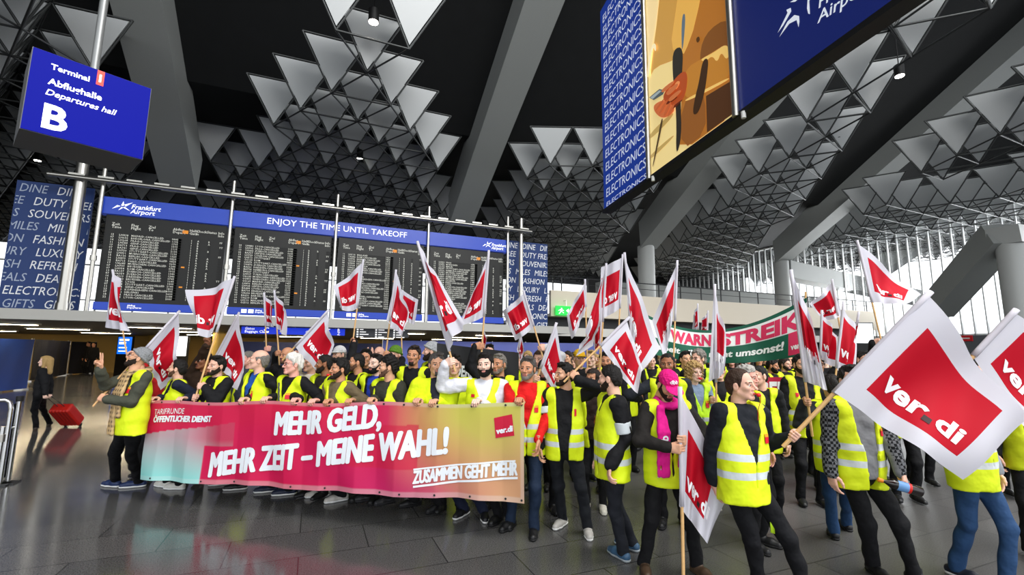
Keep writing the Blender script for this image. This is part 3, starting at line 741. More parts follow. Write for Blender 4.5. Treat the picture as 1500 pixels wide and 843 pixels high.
def chaikin(V, n=2):
    for _ in range(n):
        W_ = np.roll(V, -1, 0); V = np.stack([V * .75 + W_ * .25, V * .25 + W_ * .75], 1).reshape(-1, 2)
    return V
for q in ([(286, 392), (300, 384), (272, 436), (258, 440)], [(300, 398), (314, 392), (290, 446), (276, 450)], [(312, 408), (326, 402), (304, 448), (292, 454)], [(274, 388), (288, 380), (256, 426), (244, 430)]): pics.append(('finger', 'b85c30', q))
for q in ([(286, 360), (330, 322), (342, 330), (300, 374)], [(296, 384), (344, 346), (352, 356), (306, 398)], [(268, 352), (318, 312), (326, 320), (280, 362)]): pics.append(('finger2', 'c06a3c', q))
mats_ = []; order = []
for k, (nm, hx, q) in enumerate(pics):
    mt = pcol(nm, hx)
    if mt not in mats_: mats_.append(mt)
    V = zpx(chaikin(np.array(q, float), 0 if nm in ('phone', 'phone2', 'skirt') else 1 if nm in ('coat', 'lapel', 'skirt', 'skirtlight', 'bokeh', 'glow') else 2)); V[:, 0] = np.clip(V[:, 0], S1 + .01, S2 - .04); V[:, 1] = np.clip(V[:, 1], .03, BH + 1.4)
    pm.add(PB(.022 + .0012 * k)(V), [tuple(range(len(V)))], mats_.index(mt))
pm.build('poster_picture', mats_, r)
for s in (S1 - .01, S2 - .015):
    a = B0_ + XB * s + BNm * .05; MB().tube([a + (0, 0, -.05), a + (0, 0, BH + 1.5)], .05, 14).build('mullion', M_steel, r)
for s in (S1 + .12, S2 + .12):
    a = B0_ + XB * s + BNm * .05; MB().tube([a + (0, 0, -.14), a + (0, 0, -.05)], .03, 10).build('rail_pin', M_white, r)
tm = MB()
L0 = np.array(bb(1140, 52)); LX = np.array(bb(1250, -18))
def stroke(q, w=1.):
    V = np.array([bb(1050 + a * .2136, b_ * .2136) for a, b_ in q]); tm.add(PB(.026)(V), [tuple(range(len(V)))])
stroke([(430, 228), (498, 90), (490, 70), (520, 56), (524, 80), (470, 175)]); stroke([(440, 258), (498, 150), (545, 105), (578, 112), (580, 150), (574, 190), (560, 140), (510, 165)])
stroke([(515, 18), (560, -10), (580, -40), (590, -20), (550, 15)]); stroke([(632, 60), (636, 0), (660, -60), (676, -60), (648, 10), (652, 100), (640, 95)])
for s_, q0_, q1_, hgt in (('Airport', (705, 190), (1105, -70), .0), ('Frankfurt', (712, 62), (1190, -260), .0)):
    a, b_ = [np.array(bb(1050 + x * .2136, y * .2136)) for x, y in (q0_, q1_)]
    V, F = text_mesh(s_, 1, .01, shear=.2); ww = np.linalg.norm(b_ - a); V = fit(V, 0, 0, w=ww)
    V[:, 1] *= .9; dx = (b_ - a) / ww; V = a + V[:, :1] * dx + V[:, 1:2] * np.array([0, 1])
    put(tm, V, F, PB(.026))
tm.build('airport_lettering', mat('adv_white', 'dfe6f2'), r)
for s in (.3, 3., 6.):
    a = B0_ + XB * s - BNm * .07; MB().tube([a + (0, 0, BH + 1.4), a + (0, 0, BH + 9)], .05, 10).build('hanger', M_steel, r)
# ------------------------------------------------------------------ smooth solids: signed distances on a grid, meshed as one continuous surface
class Field:
    def __init__(s, lo, hi, h):
        s.lo = np.asarray(lo, np.float32); s.h = h
        s.n = np.maximum(4, np.ceil((np.asarray(hi) - s.lo) / h).astype(int) + 1)
        s.D = np.full(s.n, 1.0, np.float32)
        s.ax = [s.lo[i] + h * np.arange(s.n[i], dtype=np.float32) for i in range(3)]
    def win(s, lo, hi):
        i0 = np.clip(np.floor((np.asarray(lo) - s.lo) / s.h).astype(int), 0, s.n - 1); i1 = np.clip(np.ceil((np.asarray(hi) - s.lo) / s.h).astype(int) + 1, i0 + 1, s.n)
        return tuple(slice(a, b) for a, b in zip(i0, i1))
    def grid(s, w): return s.ax[0][w[0]][:, None, None], s.ax[1][w[1]][None, :, None], s.ax[2][w[2]][None, None, :]
    def _mix(s, w, d, k, sub=False):
        A = s.D[w]
        if sub: A = -A
        if k > 0:
            h = np.clip(.5 + .5 * (A - d) / k, 0, 1); o = A + (d - A) * h - k * h * (1 - h)
        else: o = np.minimum(A, d)
        s.D[w] = -o if sub else o
    def cap(s, a, b, ra, rb=None, k=.02, sub=False, sq=None):
        """cone-ended capsule; sq = (sx, sy, sz) squashes the section"""
        rb = ra if rb is None else rb; a = np.asarray(a, np.float32); b = np.asarray(b, np.float32); m = max(ra, rb) * (max(sq) if sq else 1) + k + 3 * s.h
        w = s.win(np.minimum(a, b) - m, np.maximum(a, b) + m); X, Y, Z = s.grid(w); ba = b - a; L = float(ba @ ba) + 1e-9
        t = np.clip(((X - a[0]) * ba[0] + (Y - a[1]) * ba[1] + (Z - a[2]) * ba[2]) / L, 0, 1)
        q = sq or (1, 1, 1)
        d = np.sqrt(((X - a[0] - t * ba[0]) / q[0]) ** 2 + ((Y - a[1] - t * ba[1]) / q[1]) ** 2 + ((Z - a[2] - t * ba[2]) / q[2]) ** 2) - (ra + (rb - ra) * t)
        s._mix(w, d, k, sub); return s
    def ell(s, c, r, k=.02, sub=False, Rm=None):
        c = np.asarray(c, np.float32); r = np.asarray(r, np.float32); m = r.max() + k + 3 * s.h
        w = s.win(c - m, c + m); X, Y, Z = s.grid(w); X, Y, Z = X - c[0], Y - c[1], Z - c[2]
        if Rm is not None: X, Y, Z = (Rm[0, i] * X + Rm[1, i] * Y + Rm[2, i] * Z for i in range(3))
        k0 = np.sqrt((X / r[0]) ** 2 + (Y / r[1]) ** 2 + (Z / r[2]) ** 2); k1 = np.sqrt((X / r[0] ** 2) ** 2 + (Y / r[1] ** 2) ** 2 + (Z / r[2] ** 2) ** 2)
        s._mix(w, k0 * (k0 - 1) / (k1 + 1e-9), k, sub); return s
    def all(s): return s.grid((slice(None),) * 3)
    def cut(s, d): s.D = np.maximum(s.D, d.astype(np.float32)); return s
    def noise(s, amp, f, seed=0):
        rg = np.random.RandomState(seed); X, Y, Z = s.all(); n = 0
        for q in range(5):
            v = rg.normal(size=3); v *= f * (.6 + .8 * rg.rand()) / np.linalg.norm(v); n = n + np.sin(v[0] * X + v[1] * Y + v[2] * Z + rg.rand() * 6)
        s.D += (amp * n / 2.2).astype(np.float32); return s
    def mesh(s):
        D = s.D; D[0], D[-1], D[:, 0], D[:, -1], D[:, :, 0], D[:, :, -1] = (np.maximum(q, .01) for q in (D[0], D[-1], D[:, 0], D[:, -1], D[:, :, 0], D[:, :, -1]))
        S = D < 0; c = np.zeros(s.n - 1, np.int8)
        for i in (0, 1):
            for j in (0, 1):
                for k in (0, 1): c += S[i:s.n[0] - 1 + i, j:s.n[1] - 1 + j, k:s.n[2] - 1 + k]
        mk = (c > 0) & (c < 8); I, J, K = np.nonzero(mk); idx = np.full(c.shape, -1, np.int32); idx[mk] = np.arange(len(I))
        acc = np.zeros((len(I), 3), np.float32); cnt = np.zeros(len(I), np.float32)
        for ax in range(3):
            for p in (0, 1):
                for q in (0, 1):
                    a = np.insert(np.array([p, q]), ax, 0); b = a.copy(); b[ax] = 1
                    da = D[I + a[0], J + a[1], K + a[2]]; db = D[I + b[0], J + b[1], K + b[2]]; x = (da < 0) != (db < 0)
                    t = np.where(x, da / np.where(x, da - db, 1), 0)
                    pt = a[None].astype(np.float32) + (b - a)[None] * t[:, None]; acc += pt * x[:, None]; cnt += x
        V = s.lo + s.h * (np.stack([I, J, K], 1) + acc / cnt[:, None]); F = []
        for ax in range(3):
            o = [q for q in range(3) if q != ax]; sl = [slice(1, -1)] * 3; sl[ax] = slice(0, -1)
            A = S[tuple(sl)]; sl2 = list(sl); sl2[ax] = slice(1, None); B = S[tuple(sl2)]
            P = np.argwhere(A != B); 
            if not len(P): continue
            fl = A[tuple(P.T)]
            P = P + 1; P[:, ax] -= 1
            def g(d0, d1):
                Q = P.copy(); Q[:, o[0]] -= d0; Q[:, o[1]] -= d1; return idx[tuple(Q.T)]
            q4 = np.stack([g(1, 1), g(0, 1), g(0, 0), g(1, 0)], 1)
            if ax == 1: fl = ~fl
            q4[~fl] = q4[~fl][:, ::-1]; F.append(q4)
        F = np.vstack(F); F = F[(F >= 0).all(1)]
        return V.astype(float), F

def rot3(yaw=0, pitch=0, roll=0):
    """yaw turns towards image-right, pitch > 0 looks up, roll tips the head to image-right (degrees)"""
    return np.array(Matrix.Rotation(R(yaw), 3, 'Z') @ Matrix.Rotation(R(-pitch), 3, 'X') @ Matrix.Rotation(R(roll), 3, 'Y'))

# ---- heads (own frame: origin between the ears at eye height, face towards -y)
def head_field(h, f, neck=True, infl=0., ears=True):
    F = Field((-.125, -.16, -.21 if neck else -.15), (.125, .15, .17), h); i = infl
    jw, nz = f.get('jaw', 1.), f.get('nose', 1.)
    F.ell((0, .014, .036), (.075 + i, .095 + i, .085 + i), .0)
    F.ell((0, -.028, -.042), (.057 * jw + i, .058 + i, .076 + i), .03)
    for s in (-1, 1):
        F.cap((s * .05 * jw, .005, -.055), (s * .017, -.068, -.1), .017 + i, .016 + i, .02)
        F.ell((s * .042, -.058, -.022), (.022 + i, .024 + i, .02 + i), .02)
        F.cap((s * .044, -.073, .02), (s * .014, -.083, .018), .011 + i, .011 + i, .012)
    F.ell((0, -.074, -.1), (.022 + i, .018 + i, .016 + i), .02)
    if not i:
        F.cap((0, -.083, .012), (0, -.108 * (.5 + .5 * nz), -.03), .0085, .0115, .01)
        for s in (-1, 1):
            F.ell((s * .0125, -.094, -.035), (.009, .012, .008), .007)
            F.ell((s * .032, -.1, .0), (.016, .017, .0085), .009, sub=True); F.cap((s * .02, -.0835, .0095), (s * .044, -.0785, .008), .0045, k=.004)
        F.cap((-.02, -.084, -.063), (.02, -.084, -.063), .0085, k=.006); F.cap((-.017, -.083, -.074), (.017, -.083, -.074), .009, k=.006)
        F.ell((0, -.1, -.0685), (.022, .014, .0012), .003, sub=True)
    if ears and not i:
        for s in (-1, 1):
            F.ell((s * .078, .012, -.012), (.01, .02, .032), .008); F.ell((s * .088, .008, -.01), (.006, .01, .018), .004, sub=True)
    if neck: F.cap((0, .022, -.05), (0, .04, -.22), .052 + i, .06 + i, .03)
    return F
_HC = {}
def head_parts(h, f):
    key = (h, tuple(sorted((k, v) for k, v in f.items() if k in ('jaw', 'nose', 'hair', 'beard', 'seed'))))
    if key in _HC: return _HC[key]
    out = {}
    F = head_field(h, f); V, Q = F.mesh(); C = V[Q].mean(1); m = np.zeros(len(Q), int)
    m[(abs(C[:, 0]) < .021) & (C[:, 2] < -.056) & (C[:, 2] > -.082) & (C[:, 1] < -.084)] = 1
    m[(abs(C[:, 0]) > .012) & (abs(C[:, 0]) < .052) & (abs(C[:, 2] - .0215 - .0022 * np.sin((abs(C[:, 0]) - .012) * 78)) < .0034) & (C[:, 1] < -.05)] = 2
    vs, qs, ms = [V], [Q], [m]; n = len(V)
    for s in (-1, 1):   # eyes: part of the same skin mesh
        a = np.linspace(0, math.pi, 9)[:, None]; b = np.linspace(0, 2 * math.pi, 12, endpoint=False)[None]
        E = np.stack([np.sin(a) * np.cos(b), -np.cos(a) + 0 * b, np.sin(a) * np.sin(b)], -1).reshape(-1, 3) * .0118 + (s * .032, -.0758, .0)
        ii = np.arange(8 * 12); r_, c_ = ii // 12, ii % 12; EQ = np.stack([r_ * 12 + c_, r_ * 12 + (c_ + 1) % 12, (r_ + 1) * 12 + (c_ + 1) % 12, (r_ + 1) * 12 + c_], 1)
        vs.append(E); qs.append(EQ + n); ms.append(np.where(r_ < 2, 4, 3)); n += len(E)
    out['skin'] = (np.vstack(vs), np.vstack(qs), np.concatenate(ms))
    hs, sd = f.get('hair', 'short'), f.get('seed', 1)
    if hs != 'none':
        t = {'short': .009, 'buzz': .0045, 'full': .02, 'quiff': .016, 'bald': .006, 'long': .012, 'curly': .026, 'white': .022, 'recede': .008}[hs]
        G = Field((-.17, -.15, -.36 if hs == 'long' else -.2), (.17, .2, .19), max(h, .0055))
        G.ell((0, .014, .036), (.076 + t, .096 + t, .086 + t * 1.2), 0); G.ell((0, .05, -.02), (.066 + t, .06 + t, .08 + t * .5), .03)
        X, Y, Z = G.all()
        zl = np.interp(Y.ravel(), [-.13, -.08, -.05, -.028, -.016, -.004, .03, .042, .06, .2], {'short': [.09, .082, .056, .03, -.012, .024, .022, -.03, -.07, -.088], 'buzz': [.09, .082, .056, .03, -.005, .024, .022, -.03, -.07, -.088]}.get(hs, [.082, .075, .052, .02, -.03, .012, .008, -.04, -.085, -.1]))
        zl = zl[None, :, None] + .005 * np.sin(X * 95 + sd) + .003 * np.sin(X * 230)
        if hs == 'bald': G.cut(Z - .042 - .32 * Y + 0 * X)
        if hs == 'recede': G.cut(.075 - Z - .9 * (Y + .035) - 0 * X) if False else G.cut(-(Y + .055 - .25 * np.abs(X) + 0 * Z))
        if hs in ('long', 'curly'): 
            for s in (-1, 1): G.cap((s * .075, .02, .03), (s * .085, .0, -.2 if hs == 'long' else -.09), .03, .035, .03)
            G.cap((0, .09, .03), (0, .1, -.26 if hs == 'long' else -.1), .07, .06, .04)
            G.cut(-np.maximum(np.maximum(np.abs(X) - .055 - .3 * (Y + .12), Z - .07), Y + .035) * 1.)
        else:
            G.D += ((1 - np.clip((Z - zl) / .04, 0, 1)) * t * .75).astype(np.float32) + 0 * X
            G.cut((zl - Z) * .75 + 0 * X)
        if hs == 'short': G.ell((.02, -.045, .112), (.055, .04, .02), .02)
        if hs == 'quiff': G.ell((0, -.062, .108), (.05, .035, .026), .02)
        G.noise({'curly': .012, 'white': .006, 'full': .007, 'short': .0042, 'quiff': .005}.get(hs, .0025), {'curly': 150, 'white': 110, 'short': 130}.get(hs, 150), sd)
        out['hair'] = G.mesh()
    bs = f.get('beard', 'none')
    if bs != 'none':
        t = {'stubble': .0018, 'short': .0045, 'full': .011, 'goatee': .006}[bs]
        G = head_field(max(h, .005), f, neck=False, infl=t, ears=False); X, Y, Z = G.all()
        lim = -.052 + np.clip((Y + .06) * .85, 0, .1)     # rises towards the sideburns
        mask = np.maximum(Z - lim, Y - .012)
        if bs == 'goatee': mask = np.maximum(mask, np.abs(X) - .03)
        lipz = -(np.sqrt((X / .021) ** 2 + ((Z + .069) / .011) ** 2) - 1) * .012
        G.cut(np.maximum(mask, np.where(Y < -.06, lipz, -1) + 0 * mask)); G.noise(.0012, 320, sd)
        if (G.D < 0).any(): out['beard'] = G.mesh()
    _HC[key] = out
    return out

# ---- hands
def hand_mesh(Wp, d, n, side, pose, h, s=1.):
    """Wp wrist, d towards the knuckles, n out of the palm; side -1 = image-left hand"""
    d = unit(d); n = unit(n - d * (n @ d)); t = -side * np.cross(d, n)      # t: towards the thumb
    Mx = np.stack([t, d, n], 1)                                             # local x thumb, y fingers, z palm
    F = Field((-.085, -.05, -.075), (.1, .215, .12), h)
    xs = [.030, .0105, -.0095, -.0285]; ln = [.95, 1.05, .98, .78]
    curls = {'grip': [(62, 88, 55)] * 4, 'hook': [(48, 62, 35), (52, 66, 38), (54, 66, 38), (56, 66, 38)], 'relax': [(18, 28, 18), (24, 32, 20), (30, 36, 22), (36, 38, 24)], 'flat': [(4, 6, 4)] * 4,
             'peace': [(2, 4, 2), (-4, 4, 2), (80, 95, 60), (80, 95, 60)], 'point': [(4, 6, 4), (80, 95, 60), (80, 95, 60), (80, 95, 60)], 'cup': [(35, 45, 25)] * 4}[pose]
    spread = {'peace': [7, -9, 0, 0], 'flat': [5, 1, -3, -7]}.get(pose, [3, 1, -1, -4])
    for q in range(4): F.cap((xs[q] * .75, .012, 0), (xs[q], .082 if q != 3 else .074, -.002), .0165, .0135, .012, sq=(1, 1, .85))
    F.cap((0, -.06, 0), (0, .02, 0), .027, .03, .02, sq=(1, 1, .78))
    for q in range(4):
        p = np.array([xs[q], .085 if q != 3 else .077, -.002]); a = 0.; sp = R(spread[q])
        for seg, (L, ang) in enumerate(zip((.043, .027, .022), curls[q])):
            a += R(ang); dr = np.array([math.sin(sp) * math.cos(a), math.cos(sp) * math.cos(a), math.sin(a)]); p2 = p + dr * L * ln[q]
            F.cap(p, p2, (.0098, .0088, .0080)[seg], (.0090, .0080, .0068)[seg], .004); p = p2
    tb = np.array([.03, .018, .008])
    if pose in ('grip', 'peace', 'point'): pts = [tb, (.046, .05, .026), (.034, .074, .046), (.012, .082, .054)] if pose == 'grip' else [tb, (.044, .045, .026), (.028, .068, .042), (.004, .074, .046)]
    elif pose == 'hook': pts = [tb, (.05, .045, .03), (.05, .07, .045), (.045, .09, .05)]
    else: pts = [tb, (.058, .045, .018), (.066, .075, .026), (.066, .098, .03)]
    rr = [.0165, .0125, .0108, .0085]
    for q in range(3): F.cap(pts[q], pts[q + 1], rr[q], rr[q + 1], .006)
    V, Q = F.mesh(); V = np.asarray(Wp) + (V * s) @ Mx.T
    if np.linalg.det(Mx) < 0: Q = Q[:, ::-1]
    return V, Q

def ik(a, b, l1, l2, pole):
    a, b = np.asarray(a, float), np.asarray(b, float); v = b - a; L = np.linalg.norm(v); mx = (l1 + l2) * .995
    if L > mx: b = a + v / L * mx; v = b - a; L = mx
    x = (l1 * l1 - l2 * l2 + L * L) / (2 * L); y = math.sqrt(max(0, l1 * l1 - x * x)); u = v / L; p = np.asarray(pole, float); p = unit(p - u * (p @ u))
    return a + u * x + p * y, b

# ---- clothing colours
def cloth(name, hexc, var=.18, bs=11, bump=1., rough=.8): return mat('cloth_' + name, hexc, rough, spec=.25, bump=bump, bs=bs, var=var)
def vest_mat(kind):
    """hi-vis yellow with grey reflective bands printed at two heights (UV y = height above the floor in metres)"""
    key = 'vest_' + kind
    if key in _MC: return _MC[key]
    m = mat(key, {'y': 'dcee1c', 'g': 'c0ee28', 'd': 'd4e020'}[kind[0]], .55, spec=.3, bump=.5, bs=11, trans=.0); nt = m.node_tree; b = nt.nodes['Principled BSDF']
    if 's' in kind:
        uv = nt.nodes.new('ShaderNodeUVMap'); uv.uv_map = 'UVMap'; sx = nt.nodes.new('ShaderNodeSeparateXYZ'); nt.links.new(uv.outputs[0], sx.inputs[0]); prev = None
        for z in ((.955, 1.085) if 'h' not in kind else (1.0, 1.13)):
            sb = nt.nodes.new('ShaderNodeMath'); sb.operation = 'COMPARE'; sb.inputs[1].default_value = z; sb.inputs[2].default_value = .026; nt.links.new(sx.outputs[1], sb.inputs[0])
            if prev is None: prev = sb
            else: ad = nt.nodes.new('ShaderNodeMath'); ad.operation = 'MAXIMUM'; nt.links.new(prev.outputs[0], ad.inputs[0]); nt.links.new(sb.outputs[0], ad.inputs[1]); prev = ad
        mx = nt.nodes.new('ShaderNodeMix'); mx.data_type = 'RGBA'; mx.inputs[6].default_value = b.inputs['Base Color'].default_value; mx.inputs[7].default_value = lin('c9d0d2')
        nt.links.new(prev.outputs[0], mx.inputs[0]); nt.links.new(mx.outputs[2], b.inputs['Base Color'])
    return m
SKIN = {'light': ('e2b09a', 'c2786c'), 'fair': ('ecc3b0', 'cf8478'), 'tan': ('c98f6e', 'a8655a'), 'olive': ('d4a081', 'b06a60'), 'brown': ('9a6446', '7c4a40'), 'dark': ('6e4530', '5c3630'), 'pink': ('e8a898', 'cc7a72')}
HAIRC = {'black': '15110f', 'brown': '38271c', 'dark': '2a201a', 'grey': '77726c', 'white': 'dedad2', 'silver': 'a8a49e', 'blond': 'a98a58', 'saltpepper': '4e4a47', 'lightbrown': '6a4c34', 'stub': '5f4436', 'stubgrey': '7d6f66'}
def skin_mats(k):
    a, l = SKIN[k]
    return [mat('skin_' + k, a, .5, spec=.35, bump=.06, bs=120, var=.06), mat('lips_' + k, l, .45), mat('brow', '2a1d16', .8), mat('eye_white', 'e6e0da', .25), mat('iris', '241812', .2)]

PEOPLE = []
def person(name='person', x=0, ytop=0, d=5., head=0, look=(0, 0, 0), label='', group=None, skin='olive', f=None, hairc='black', beardc=None,
           jacket='black', jhex='141416', jr=1., trousers=('black', '121214'), shoes='1a1a1c', sole=None, vest='y', vstyle='v', arms=None, feet=None, lean=(0, 0), H=None,
           lod=0, build=1., hat=None, badge=None, shirt=None, hem=.88, seed=None, extra=(), collar=True, look_abs=False, shirtw=None):
    f = dict(f or {}); sd = seed if seed is not None else (len(PEOPLE) * 7 + 3); f.setdefault('seed', sd % 5 if lod else sd)
    arms = arms or {}; top = at_d(x, ytop, d)
    hat_add = {'beanie': .025, 'cap': .03, None: .012}.get(hat, .012)
    Hh = H or max(1.45, top[2]); s = (Hh - hat_add * .6) / 1.78
    O = np.array([top[0], top[1], 0.]); th = R(head) + YAW; c_, s_ = math.cos(th), math.sin(th)
    Rb = np.array([[c_, -s_, 0], [s_, c_, 0], [0, 0, 1]])
    def toL(p): return ((np.asarray(p, float) - O) @ Rb) / s
    lf, ls = R(lean[0]), R(lean[1])
    Bf = np.array(Matrix.Rotation(lf, 3, 'X') @ Matrix.Rotation(ls, 3, 'Y')); piv = np.array([0, 0, .95])
    off = Bf @ (np.array([0, 0.01, 1.66]) - piv) + piv; off[2] = 0                   # keep the head over the given spot
    O = O - Rb @ (off * s)
    def bend(V):
        w = np.clip((V[:, 2] - .9) / .3, 0, 1); w = (w * w * (3 - 2 * w))[:, None]
        B = (V - piv) @ Bf.T + piv; return V * (1 - w) + B * w
    def unbend(p): return (np.asarray(p) - piv) @ Bf + piv
    root = bpy.data.objects.new(name, None) if False else None
    hb, hj, hh, hv = ((.02, .0125, .0048, .012), (.024, .017, .0068, .016), (.03, .024, .011, .022))[lod]
    fin = lambda V: bend(np.asarray(V, float)) * s
    # skeleton
    sh = {k: np.array([k * .18 * (build * .5 + .5), .012, 1.445]) for k in (-1, 1)}
    hip = {k: np.array([k * .088, .0, .93]) for k in (-1, 1)}
    wrist, elbow, hd, hn, pose = {}, {}, {}, {}, {}
    for k in (-1, 1):
        a = arms.get(k, None); pole = np.array([k * .5, .6, -.6]); wrist_t = None
        if a is None: a = ('down',)
        if a[0] == 'down':
            wt = np.array([k * (.27 * build), -.03, .86]); dd, nn, ps = np.array([0, -.15, -1.]), np.array([-k, .1, 0.]), 'relax'; pole = np.array([k * .3, 1, 0])
        elif a[0] in ('banner', 'edge'):       # ('banner', world point on the top edge, outward normal)
            pt = unbend(toL(a[1])); nrm = unit((np.asarray(a[2], float)) @ Rb)
            dd = unit(nrm + np.array([0, 0, .15])); nn = np.array([0, 0, -1.]); wt = pt - nrm * .095 + np.array([0, 0, .022]); ps = 'hook'
        elif a[0] == 'pole':                   # ('pole', world point, world axis)
            pt = unbend(toL(a[1])); w = unit((np.asarray(a[2], float) @ Rb) @ Bf); w = w if w[2] > 0 else -w
            e0, _ = ik(sh[k], pt, .29, .26, pole if len(a) < 4 else a[3]); fd = unit(pt - e0); dd = unit(fd - w * (fd @ w))
            nn = np.cross(w, dd); nn = nn if nn[0] * -k >= 0 else -nn
            # thumb must point up the pole: thumb = -k * (dd x nn)
            if (-k * np.cross(dd, nn)) @ w < 0: nn = -nn
            wt = pt - dd * .083 - nn * .024; ps = 'grip'
        else:                                  # ('free', world point, d, n, pose)
            pt = unbend(toL(a[1])); dd = unit((np.asarray(a[2], float) @ Rb) @ Bf); nn = unit((np.asarray(a[3], float) @ Rb) @ Bf); wt = pt; ps = a[4]
        if len(a) > 3 and a[0] in ('pole', 'banner') and a[3] is not None: pole = np.asarray(a[3], float)
        if len(a) > 5: pole = np.asarray(a[5], float)
        elbow[k], wrist[k] = ik(sh[k], wt, .29, .262, pole); hd[k], hn[k], pose[k] = dd, nn, ps
    foot = {}
    for k in (-1, 1):
        fx = feet[k] if feet and k in feet else None
        if fx is not None:
            p = toL(at_z(fx[0], fx[1], .05 * s)); tw = R(fx[2]) if len(fx) > 2 else 0.
        else: p = np.array([k * .105, .02 * ((sd + k) % 3 - 1), .0]); tw = R(k * 9)
        foot[k] = (p[:2], tw)
    ank, knee = {}, {}
    for k in (-1, 1):
        p, tw = foot[k]; tv = np.array([math.sin(tw), -math.cos(tw)]); ank[k] = np.array([*(p - tv * .0), .085]); 
        lf_ = max(1., np.linalg.norm(ank[k] - hip[k]) / .866)
        knee[k], a2 = ik(hip[k], ank[k], .445 * lf_, .425 * lf_, (k * .1 + math.sin(tw) * .5, -1, 0)); ank[k] = a2
    # ---------------- body: one continuous skin surface
    fa = head_parts(hh, f); RH_ = rot3(*look); hc = np.array([0, -.005, 1.665])
    if look_abs: RH_ = Rb.T @ np.array(Matrix.Rotation(YAW, 3, 'Z')) @ RH_
    hx = lambda V: V @ RH_.T + hc
    B = Field((-.75, -.75, .02), (.75, .75, 2.2), hb)
    lo = np.min([*wrist.values(), *elbow.values(), *ank.values(), (-.25, -.2, .05)], 0) - .12; hi = np.max([*wrist.values(), *elbow.values(), (.25, .2, 1.6)], 0) + .12
    B = Field(lo, hi, hb)
    B.cap((0, .01, 1.0), (0, .01, 1.34), .095, .11, .05, sq=(1.25, .85, 1)); B.cap((-.14, .015, 1.42), (.14, .015, 1.42), .05, k=.05); B.cap((0, .03, 1.38), (0, .02, 1.56), .055, .05, .04); B.cap((-.06, .01, .95), (.06, .01, .95), .09, k=.05)
    for k in (-1, 1):
        B.cap(sh[k], elbow[k], .045, .037, .02); B.cap(elbow[k], wrist[k], .036, .027, .015)
        B.cap(hip[k], knee[k], .068, .045, .03); B.cap(knee[k], ank[k], .045, .035, .02)
    bv, bq = B.mesh(); vs, qs, ms = [fin(bv)], [bq], [np.zeros(len(bq), int)]; n = len(bv)
    hv_, hq_, hm_ = fa['skin']; vs.append(fin(hx(hv_))); qs.append(hq_ + n); ms.append(hm_); n += len(hv_)
    for k in (-1, 1):
        V, Q = hand_mesh(wrist[k], hd[k], hn[k], k, pose[k], (.0046, .0062, .011)[lod]); vs.append(fin(V)); qs.append(Q + n); ms.append(np.zeros(len(Q), int)); n += len(V)
    me = mesh_np('person_body', np.vstack(vs), [np.vstack(qs)], skin_mats(skin), np.concatenate(ms), smooth=True)
    root = link(name, me); root.matrix_world = Matrix.Translation(O) @ Matrix(Rb).to_4x4(); tag(root, label, 'person', group)
    def part(nm, V, Q, m, lab=None, uv=None, midx=None, parent=None): return link(nm, mesh_np(nm, fin(V), [Q], m, midx, smooth=True, uv=uv), parent or root, label=lab)
    hcol = mat('hair_' + hairc, HAIRC[hairc], .65, spec=.3, bump=.5, bs=90, var=.35)
    if 'hair' in fa and hat not in ('beanie',):
        V, Q = fa['hair']
        if hat == 'cap':
            keep = V[Q].mean(1)[:, 2] < .055; Q = Q[keep]
        part('hair', hx(V), Q, hcol)
    if f.get('beard') == 'stubble' and not beardc: beardc = 'stubgrey' if hairc in ('grey', 'silver', 'white') else ('dark' if skin in ('brown', 'dark') else 'stub')
    if f.get('beard') in ('short', 'goatee') and not beardc and hairc == 'black': beardc = 'dark'
    if 'beard' in fa: part('beard', hx(fa['beard'][0]), fa['beard'][1], mat('beard_' + (beardc or hairc), HAIRC[beardc or hairc], .75, spec=.2, bump=.5, bs=160, var=.4))
    # ---------------- jacket / shirt
    def torso(F, t, arms_=True, k=.05, fat=build):
        F.ell((0, .005, 1.27), (.168 * fat + t, .112 * fat + t, .2 + t), 0); F.ell((0, -.005, 1.06), (.158 * fat + t, .112 * fat + t, .2 + t), k); F.ell((0, .01, .93), (.158 * fat + t, .115 * fat + t, .15 + t), k)
        F.cap((0, .004, .74), (0, .0, 1.16), .117 * fat + t, .114 * fat + t, .03, sq=(1.4, 1, 1))
        F.cap(sh[-1] * (.8, 1, 1), sh[1] * (.8, 1, 1), .058 + t, k=.05); F.cap((0, .03, 1.40), (0, .025, 1.462), .06 + t, .054 + t, .03)
        if arms_:
            for k_ in (-1, 1): F.cap(sh[k_], elbow[k_], .058 * jr + t, .05 * jr + t, .035); F.cap(elbow[k_], wrist[k_] + unit(wrist[k_] - elbow[k_]) * -.01, .05 * jr + t, .038 * jr + t, .02)
        return F
    J = Field(lo - .05, hi + .06, hj); torso(J, .012); X, Y, Z = J.all()
    J.cut(hem - Z + 0 * X + 0 * Y)
    if not collar: J.cut(Z - 1.5 + .25 * Y + 0 * X) if False else J.cut(np.where((np.abs(X) < .1) & (Z > 1.4), Z - 1.505 - Y * .3, -1))
    J.noise(.0065 if lod == 0 else .005, 26, sd); (J.noise(.004, 60, sd + 9) if lod < 2 else None); V, Q = J.mesh(); jm = cloth(jacket, jhex); midx = None; mats2 = [jm]
    if shirt is not None:     # open front: a strip of shirt shows
        C = V[Q].mean(1); mats2.append(cloth('shirt' + shirt, shirt)); midx = ((C[:, 1] < .02) & (abs(C[:, 0]) < (shirtw if shirtw else np.clip((C[:, 2] - 1.12) * .2, 0, .06)))).astype(int)
    part('jacket', V, Q, mats2, midx=midx)
